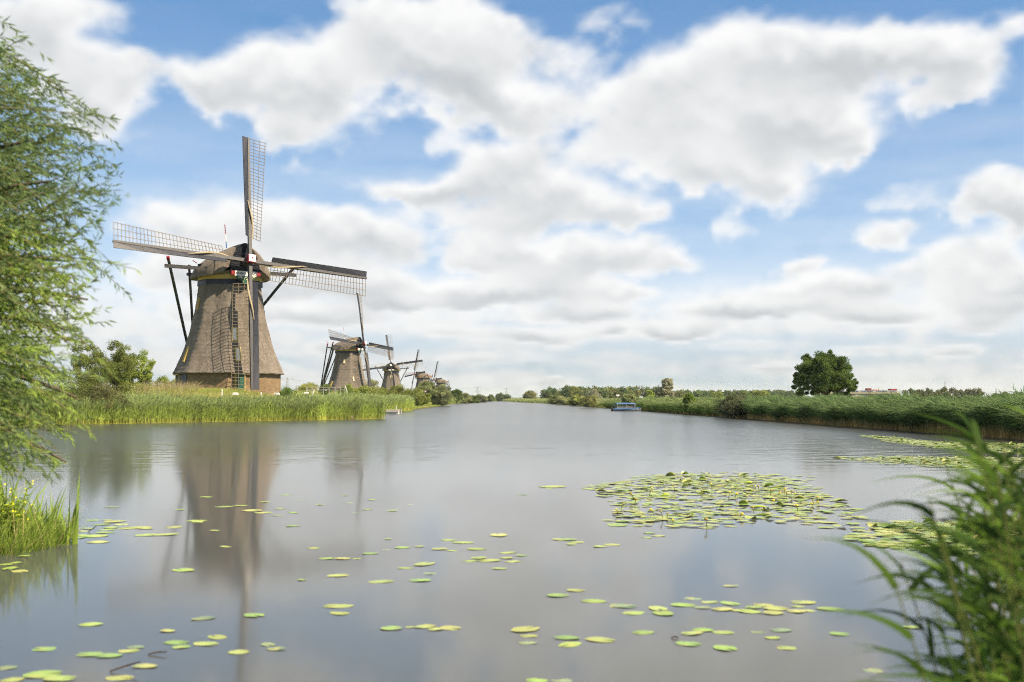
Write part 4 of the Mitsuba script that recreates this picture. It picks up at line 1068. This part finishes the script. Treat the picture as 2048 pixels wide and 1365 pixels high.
for kk, (px, y, h) in enumerate([(22, 13.35, .62), (40, 13.3, .5), (8, 13.3, .66)]):
    K = numbered('yellow_flower_herb'); tag(K, ['bushy herb with small yellow flowers in the left foreground grass', 'lower yellow flowered herb right of the bushiest one, left foreground', 'yellow flowered herb at the left edge of the picture'][kk], 'flower')
    rr = np.random.RandomState(40 + kk); x = across(px, y); z = lz(x, y)
    st, lf, fl = MB(), MB(), MB(); P, A = [], []
    for s in range(9):
        tip = np.array([x + rr.normal(0, .16), y + rr.normal(0, .12), z + h * rr.uniform(.6, 1.05)])
        b = np.array([x + rr.normal(0, .04), y + rr.normal(0, .04), z - .05])
        st.tube([b, (b + tip) / 2 + [rr.normal(0, .03), 0, .03], tip], [.005, .004, .003], (.1, .14, .03), 4)
        for q_ in range(26):
            t = rr.uniform(.25, .97); P.append(b + (tip - b) * t); A.append([rr.normal(), rr.normal(), .35])
        for q_ in range(1 + s % 2):
            c = tip + rr.normal(0, .03, 3); nn = unit(np.array([rr.normal(0, .5), -1, 1.0]))
            f = MB()
            for u_ in range(5):
                g = u_ * 1.2566
                e1 = unit(np.cross(nn, [1, .2, .1])); e2 = np.cross(nn, e1)
                dd = math.cos(g) * e1 + math.sin(g) * e2; ss = np.cross(nn, dd)
                f.add([c, c + dd * .009 + ss * .006, c + dd * .015 + nn * .003, c + dd * .009 - ss * .006], [[0, 1, 2, 3]], (.75, .55, .02))
            f.build(numbered(K + '__flower'), 'leaf')
    st.build(K + '__stem', 'leaf')
    leaves(lf, np.array(P), np.array(A, float), .06 * (.7 + .6 * rr.rand(len(P))), .03, np.array((.13, .19, .03)) * (.8 + .4 * rr.rand(len(P), 1)), rr)
    lf.build(K + '__leaves', 'leaf'); labels[K + '__leaves'] = {'kind': 'stuff'}

# ------------------------------------------------------------------ foreground reeds, right edge
rr = np.random.RandomState(77)
DG0, DG1 = (.02, .04, .011), (.036, .07, .016)
LG0, LG1 = (.05, .095, .014), (.08, .14, .022)
for k in range(64):
    y = rr.uniform(3.1, 4.8)
    s = .424 + .085 * rr.rand() ** .85
    x = s * y
    edge = np.interp(s, [.36, .39, .42, .445, .47], [.65, .85, 1.1, 1.42, 1.58])   # plants get taller towards the right
    H = edge * rr.uniform(.82, 1.04)
    K = numbered('reed_plant'); tag(K, 'tall foreground reed with long dark blades at the right edge', 'reed', 'foreground reeds at the right edge')
    z = .1
    d = unit(np.array([rr.normal(-.02, .06), rr.normal(0, .06), 1.0])); bd = np.array([-.1 * rr.rand() - .02, 0, -.02])
    light = rr.rand() < .25
    c0, c1 = (LG0, LG1) if light else (DG0, DG1)
    m = MB(); t = np.linspace(0, 1, 8)[:, None]
    m.tube(np.array([x, y, z]) + H * (t * d + t * t * bd), np.linspace(.006, .0025, 8), (.1, .12, .04), 5)
    m.build(K + '__stem', 'leaf')
    nl = 9
    for q_ in range(nl):
        f = .25 + .75 * (q_ + rr.rand()) / nl
        o = (np.array([x, y, z]) + H * (f * d + f * f * bd))[None]
        a = rr.choice([rr.normal(3.1, .6), rr.normal(.3, .7)], p=[.6, .4])
        dd = unit(np.array([[math.cos(a) * .75, math.sin(a) * .5, rr.uniform(.5, 1.3)]]))
        bb = np.array([[math.cos(a) * .2 - .1, 0, -rr.uniform(.25, .75)]])
        m = MB(); tt = rr.uniform(.7, 1.3)
        ribbons(m, o, dd, bb, rr.uniform(.2, .37), rr.uniform(.015, .026), unit(np.cross(dd, np.array([[rr.normal(0, .5), 1, rr.normal(0, .5)]]))), 6, np.array(c0) * tt, np.array(c1) * tt, power=1.8, tipw=.03)
        m.build(numbered(K + '__leaf'), 'leaf')
for k in range(13):                                             # brighter blades rising in front
    y = rr.uniform(2.2, 3.2); s = rr.uniform(.425, .50); x = s * y
    blade_plant('sedge_clump', x, y, 'clump of bright green grass blades in the right foreground', 'grass', 7, rr.uniform(.85, 1.2) * np.interp(s, [.36, .5], [.85, 1.25]), .013, LG0, LG1, 300 + k, lean=(-.03, 0), spread=.08, rad=.05, group='bright grass clumps in the right foreground', base=.25, curve=.18)
blade_plant('sedge_clump', across(1725, 2.6), 2.6, 'single bright blade cluster at the bottom edge left of the right foreground reeds', 'grass', 4, 1.0, .011, LG0, LG1, 340, lean=(.02, 0), spread=.03, rad=.02, base=.2, curve=.1)

# ------------------------------------------------------------------ water lilies
def on_water(px, py):
    """Point of the water surface seen at this place."""
    a, b = (px - 1024) / FPX, (682.5 - py) / FPX
    dy, dz = math.cos(PITCH) - b * math.sin(PITCH), math.sin(PITCH) + b * math.cos(PITCH)
    t = -EYE / dz
    return a * t, dy * t


def pad_mesh(r, rad, seg=18, sink=0.0, ragged=0.0, cup=0.0):
    """A floating lily pad: rounded heart with a notch, slightly wavy rim, veins as a shallow dish."""
    a0 = r.normal(0, .6) + (math.pi if r.rand() < .5 else 0)
    a = np.linspace(.2, 6.083, seg)
    rim = rad * (1 + .05 * np.cos(2 * a) + ragged * r.normal(0, .12, seg))
    el = r.uniform(.68, .92)
    wave = .0018 * np.sin(3 * a + r.rand() * 6) + cup * (np.abs(np.sin(a)) ** 2)
    x, y = rim * np.cos(a), rim * np.sin(a) * el
    c, s = math.cos(a0), math.sin(a0)
    P = [np.array([[0.04 * rad, 0, .007]])]
    for f, zf in ((.55, .3), (1, 1)):
        P.append(np.column_stack([x * f, y * f, .006 + wave * zf]))
    v = np.vstack(P); v[:, :2] = v[:, :2] @ np.array([[c, s], [-s, c]])
    f = [[0, 1 + k, 2 + k] for k in range(seg - 1)]
    for k in range(seg - 1):
        f += [[1 + k, 1 + seg + k, 2 + seg + k], [1 + k, 2 + seg + k, 2 + k]]
    v[:, 2] -= sink
    return v, np.array(f)


PADC = {'g': [(.18, .275, .05), (.22, .295, .07), (.155, .25, .06)], 'y': [(.235, .285, .07), (.27, .3, .09), (.22, .285, .08)], 'p': [(.13, .19, .1), (.15, .2, .11)]}
PADS = '''627,1097,28g 652,1118,32g 686,1118,33y 714,1118,17g 741,1108,35g 776,1079,19g 773,1100,19p 805,1096,33g 840,1094,20y 897,1081,35g 925,1086,45g 879,1099,35y 905,1102,22g 954,1099,41g 997,1071,52y 1016,1106,38y 1043,1112,25g
957,1117,38g 940,1123,32g 978,1122,48g 1013,1117,28y 1025,1124,38y 998,1138,32g 849,1129,55y 811,1137,34y 859,1148,34p 840,1162,45g 763,1164,55y 676,1152,44y 604,1161,20g 676,1213,60y 679,1228,45g 783,1258,45g 820,1255,20y 851,1254,45y 870,1260,30y 900,1257,48y
1120,1080,35y 1133,1080,45g 1154,1085,30g 1143,1089,32g 1200,1094,30g 1224,1090,38y 1151,1182,40y 1116,1192,46g 1187,1203,53g 1237,1213,45p 1050,1260,66y 1058,1273,36y 1055,1287,40p 1133,1277,52g 1140,1290,60g 1200,1281,64y 1073,1364,45g 1124,1363,45p 1235,1051,50g
223,1015,32p 185,1041,32g 215,1041,24y 229,1044,48y 243,1050,38y 202,1050,38g 223,1056,32g 214,1060,36g 272,1056,58y 292,1058,30y 252,1058,36y 211,1066,40g 176,1058,28g 164,1063,28y 188,1073,55g 152,1077,32g 161,1071,34g 293,1071,46g 334,1070,52y 347,1055,40y 196,1085,44y 88,1085,42g 394,1042,44g 360,1020,22g 413,995,28g
448,1014,38g 480,1012,30g 504,1022,46y 527,1026,38g 554,1032,30p 529,1005,22g 571,990,24g 586,1026,26g 586,1053,28g 451,1094,28g 366,1141,50g 48,1113,26g 32,1126,26g 12,1130,30g 20,1138,38g 40,1143,42y 181,1250,48g 335,1263,34y 353,1286,52g 363,1295,38g 407,1238,50p 434,1275,48y 412,1289,54y 508,1232,46g 478,1305,44y 536,1290,36p 553,1299,38p
88,1299,48g 179,1310,52g 218,1313,52g 258,1303,42y 272,1295,38p 290,1334,52y 239,1357,54y 86,1350,76g 120,1359,66g 24,1361,50y 10,1337,46p
1247,1213,56p 1267,1227,48g 1316,1218,52y 1326,1228,50g 1385,1198,38p 1366,1211,50g 1405,1216,36p 1420,1205,34y 1460,1208,48g 1446,1220,46y 1478,1222,30y 1498,1224,50g 1507,1216,36g 1526,1211,40y 1552,1218,54y 1546,1227,44y 1597,1214,30g 1608,1206,52y 1592,1224,38y 1616,1222,28y 1662,1219,56g 1462,1173,34p
1286,1266,48g 1405,1261,44g 1383,1268,48y 1447,1266,46g 1546,1277,32g 1562,1262,44p 1517,1265,32p 1377,1289,52g 1450,1298,52g 1573,1297,40g 1679,1269,40g 1825,1256,38g 1748,1342,44p 1851,1037,26y 1298,1067,28g 1294,1076,24g 1317,1073,28y 1107,974,58y 1098,977,22g 1177,978,32g 1209,968,18p 1234,1049,46g 1275,1053,25g
640,1010,18g 700,1006,20p 745,1000,20g 785,1022,24g 710,1026,18p 735,1020,20g 1045,990,24p 600,1000,18p 560,1018,22g 690,992,16p 820,1010,16p 430,1062,24y 395,1045,30g'''.split()
CLUSTERS = [(235, 1045, 'beside the iris clump at the left spit'), (25, 1128, 'at the left edge below the grassy spit'), (500, 1015, 'on the reflection of the nearest windmill'), (700, 1008, 'in the thin scatter mid water'), (690, 1112, 'in the loose row left of centre'),
            (840, 1142, 'in the loose patch just below centre'), (900, 1086, 'in the sparse row above the central patch'), (985, 1120, 'in the tight central patch'), (1160, 1086, 'in the patch left in front of the big raft'), (1120, 975, 'off the left tip of the big raft'), (1280, 1062, 'just in front of the big raft'),
            (680, 1215, 'in the pair below the loose row'), (845, 1257, 'in the ragged strip at bottom centre'), (1155, 1195, 'in the diagonal right of centre'), (1120, 1282, 'in the bright patch at bottom centre right'), (1400, 1215, 'in the lower right row, left half'), (1580, 1217, 'in the lower right row, right half'),
            (1450, 1280, 'below the long lower right row'), (70, 1345, 'in the bottom left corner'), (220, 1310, 'in the chain above the bottom left corner'), (390, 1270, 'in the patch left of the sail reflection'), (515, 1290, 'around the foot of the sail reflection'), (1740, 1290, 'near the right foreground reeds')]
ORD = 'first second third fourth fifth sixth seventh eighth ninth tenth eleventh twelfth thirteenth fourteenth fifteenth sixteenth seventeenth eighteenth nineteenth twentieth twenty-first twenty-second twenty-third twenty-fourth twenty-fifth twenty-sixth twenty-seventh twenty-eighth twenty-ninth thirtieth'.split()
xy_ = np.array([[float(v) for v in it[:-1].split(',')[:2]] for it in PADS])
which = np.argmin((xy_[:, None, 0] - np.array([c[0] for c in CLUSTERS])) ** 2 + 6 * (xy_[:, None, 1] - np.array([c[1] for c in CLUSTERS])) ** 2, axis=1)
rank = [int(np.sum((which == which[k]) & ((xy_[:, 0] < xy_[k, 0]) | ((xy_[:, 0] == xy_[k, 0]) & (np.arange(len(xy_)) < k))))) for k in range(len(xy_))]
rl = np.random.RandomState(123)
words_ = {'g': 'fresh green', 'y': 'yellowing', 'p': 'pale half sunken'}
for ip, it in enumerate(PADS):
    kk = it[-1]; px, py, w = [float(v) for v in it[:-1].split(',')]
    x, y = on_water(px, py)
    rad = w / FPX * y / 2 * .95
    key = numbered('lily_pad')
    v, f = pad_mesh(rl, rad, sink=.002 if kk == 'p' else 0, ragged=.5 if kk == 'y' else .12)
    v[:, :2] += [x, y]; v[:, 2] += .0022 * (int(used['lily_pad']) % 3) - .003
    col = np.array(PADC[kk][rl.randint(len(PADC[kk]))]) * rl.uniform(.85, 1.12)
    n_ = len(v); cc = np.tile(col, (n_, 1)); cc[0] *= 1.15
    rimn = (n_ - 1) // 2
    edge_c = np.array((.27, .28, .08)) if kk == 'y' else col * 1.0
    cc[1 + rimn:] = cc[1 + rimn:] * .5 + edge_c * .5 * (.8 + .4 * rl.rand(rimn, 1))
    MB().add(v, f, cc).build(key, 'pad', smooth=True)
    size = 'large' if rad > .13 else ('small' if rad < .08 else 'medium')
    tag(key, f'{words_[kk]} pad, {ORD[rank[ip]]} from left {CLUSTERS[which[ip]][2]}', 'lily pad', 'scattered lily pads on the open water')


def raft(poly, n, rng_, dens=None):
    """Random pad places inside a water polygon, thinned towards its rim."""
    P = shapely.Polygon(poly); x0, y0, x1, y1 = P.bounds; out = []
    while len(out) < n:
        p = np.array([rng_.uniform(x0, x1), rng_.uniform(y0, y1)])
        if P.contains(shapely.Point(p)):
            e = P.exterior.distance(shapely.Point(p))
            if meshkit.noise(np.array([p[0] * .55, p[1] * .25, 3.]), 4) * .75 + min(e, 1.2) * .35 > rng_.uniform(.2, .75):
                out.append(p)
    return np.array(out)


def px_poly(pts):
    return [on_water(*p) for p in pts]


RAFTS = [('yellow green lily pad packed in the big raft right of mid pond', 'lily pads of the big mid pond raft', px_poly([(1165, 975), (1300, 948), (1420, 944), (1560, 948), (1690, 960), (1640, 985), (1710, 1015), (1800, 1045), (1700, 1070), (1560, 1058), (1440, 1060), (1330, 1055), (1210, 1042), (1240, 1015), (1190, 990)]), 1250, 110, .1),
         ('yellow green lily pad in the raft that runs to the right foreground reeds', 'lily pads of the raft reaching the right reeds', px_poly([(1690, 1075), (1640, 1045), (1760, 1040), (1880, 1043), (2060, 1046), (2080, 1112), (1920, 1114), (1800, 1100), (1710, 1088)]), 560, 34, .1),
         (None, None, px_poly([(1640, 916), (1760, 912), (2060, 916), (2080, 945), (1900, 944), (1800, 934), (1730, 926)]), 900, 0, .12),
         (None, None, px_poly([(1700, 868), (1800, 876), (1900, 884), (2060, 888), (2090, 912), (1960, 904), (1860, 896), (1780, 886)]), 2200, 0, .12)]
rest = [MB(), MB()]
flowers_at = []
for (lb, gp, poly, n, keep, R0) in RAFTS:
    P = raft(poly, n, rl)
    order = np.argsort(P[:, 1])
    for k, i_ in enumerate(order):
        x, y = P[i_]
        kk = 'g' if rl.rand() < .45 else 'y'
        rad = R0 * rl.uniform(.6, 1.25)
        v, f = pad_mesh(rl, rad, 12, ragged=.4, cup=.03 * max(0, rl.normal(0, 1)) if rl.rand() < .12 else 0)
        v[:, :2] += [x, y]; v[:, 2] += .0025 * (k % 6)
        col = np.array(PADC[kk][rl.randint(len(PADC[kk]))]) * rl.uniform(.75, 1.15) * (1. if lb else .9)
        cc = np.tile(col, (len(v), 1))
        if k < keep:
            key = numbered('lily_pad'); MB().add(v, f, cc).build(key, 'pad', smooth=True)
            tag(key, lb, 'lily pad', gp)
        else:
            rest[0 if lb else 1].add(v, f, cc)
        if lb and rl.rand() < .05:
            flowers_at.append((x, y))
rest[0].build('lily_raft', 'pad', smooth=True); tag('lily_raft', 'many small far pads filling the mid pond lily raft', 'lily pads', kind='stuff')
rest[1].build('lily_raft_001', 'pad', smooth=True); tag('lily_raft_001', 'broad pale lily raft along the right bank below the reeds', 'lily pads', kind='stuff')
for k, (x, y) in enumerate(flowers_at[:34]):
    key = numbered('lily_flower'); tag(key, 'tiny yellow lily bud on a stalk above the lily raft', 'flower', 'yellow lily buds above the lily rafts')
    h = rl.uniform(.05, .13); dx = rl.normal(0, .03)
    MB().tube([(x, y, -.02), (x + dx * .5, y, h * .6), (x + dx, y, h)], .006, (.12, .13, .04), 4).build(key + '__stalk', 'matte')
    s = trimesh.creation.icosphere(1, .018 if k % 3 else .024)
    MB().add(np.array(s.vertices) * [1, 1, .85] + [x + dx, y, h], s.faces, (.6, .45, .04) if k % 2 else (.3, .22, .05)).build(key + '__bud', 'matte')
for k, (px, py, w, lb) in enumerate([(1370, 976, 12, 'dark green folded lily leaf in the back left of the big raft'), (1538, 976, 18, 'large dark folded lily leaf at the back right of the big raft'), (1553, 977, 18, 'light rolled lily leaf beside the large dark folded one'),
                                     (1518, 1017, 32, 'long rolled lily leaf lying in the right of the big raft'), (1525, 1034, 28, 'dark rolled lily leaf near the front right of the big raft'), (1355, 1030, 20, 'dark rolled lily leaf near the front of the big raft'),
                                     (1318, 1025, 14, 'upright grey folded lily leaf in the front left of the big raft'), (1497, 970, 14, 'light upturned lily leaf at the back of the big raft'), (1330, 995, 14, 'upturned green lily leaf left of centre in the big raft'),
                                     (1856, 1048, 18, 'dark folded lily leaf standing off the raft near the right reeds'), (1988, 906, 16, 'dark upturned leaf in the bank raft at the far right')]):
    x, y = on_water(px, py); key = numbered('folded_lily_leaf'); tag(key, lb, 'leaf')
    L = w / FPX * y; tall = k in (0, 1, 6, 7, 8, 9)
    h = L * (.75 if tall else .3)
    rings = []
    for t in np.linspace(0, 1, 9):
        wd = h * .5 * math.sin(math.pi * min(.97, .12 + .8 * t)) ** .6
        a = np.linspace(-2.3, 2.3, 8) + (math.pi / 2)
        rings.append([(x - L / 2 + L * t, y + wd * math.cos(g) * .8, .012 + wd * (1 - math.sin(g) * -1) * .5 + (.3 * h * t if tall else 0)) for g in a])
    col = (.07, .11, .018) if 'dark' in lb else ((.2, .22, .12) if 'grey' in lb else (.26, .34, .05))
    MB().loft(rings, col, closed=False).build(key, 'leaf', smooth=True)
# duckweed fringe along the left reed bed, twigs
r = np.random.RandomState(31)
m = MB()
p = np.array(shore_l); seg = np.linalg.norm(np.diff(p, axis=0), axis=1); cum = np.concatenate([[0], np.cumsum(seg)])
for k in range(4200):
    s = r.rand() * cum[-1]; i_ = min(np.searchsorted(cum, s) - 1, len(seg) - 1) if s > 0 else 0
    t = (s - cum[i_]) / seg[i_]; q = p[i_] * (1 - t) + p[i_ + 1] * t; dn = (p[i_ + 1] - p[i_]) / seg[i_]
    q = q + np.array([dn[1], -dn[0]]) * (r.rand() ** 2 * .4 * (1 + .7 * math.sin(s * 1.3)) - .2)
    a = np.arange(6) * 1.047; rad = r.uniform(.04, .11)
    m.add(np.column_stack([q[0] + rad * np.cos(a), q[1] + rad * np.sin(a) * .8, np.full(6, .006 + .002 * (k % 3))]), [[0, 1, 2], [0, 2, 3], [0, 3, 4], [0, 4, 5]], np.array((.15, .17, .035)) * r.uniform(.7, 1.2))
m.build('duckweed', 'matte'); tag('duckweed', 'thin yellow green duckweed fringe along the foot of the left reed bed', 'duckweed', kind='stuff')
for px, py, L, ang, lb in ((315, 1311, .13, .1, 'thin dark twig afloat left of the windmill sail reflection'), (185, 1065, .12, .7, 'dark stick poking out among the left lily pads'), (250, 1345, .2, .3, 'bent dark stem between two yellow pads at the bottom left'), (1350, 1278, .05, 0, 'tiny dark leaf scrap on open water at lower right of centre')):
    x, y = on_water(px, py); key = numbered('twig'); tag(key, lb, 'twig')
    MB().tube([(x - L / 2, y, .008), (x, y + .02, .014 + L * ang * .4), (x + L / 2, y, .01 + L * ang)], [.006, .007, .004], (.07, .055, .05), 5).build(key, 'matte')
# ------------------------------------------------------------------ thin summer haze
scene['air'] = {'type': 'homogeneous', 'albedo': {'type': 'rgb', 'value': [.9, .95, .99]}, 'sigma_t': 6e-5}
scene['camera']['medium'] = {'type': 'ref', 'id': 'air'}
scene['haze'] = {'type': 'cube', 'to_world': T().translate([0, 4300, 28]).scale([4700, 4850, 32]), 'bsdf': {'type': 'null'}, 'interior': {'type': 'ref', 'id': 'air'}}
tag('haze', 'thin summer haze over the whole polder', 'haze', kind='stuff')
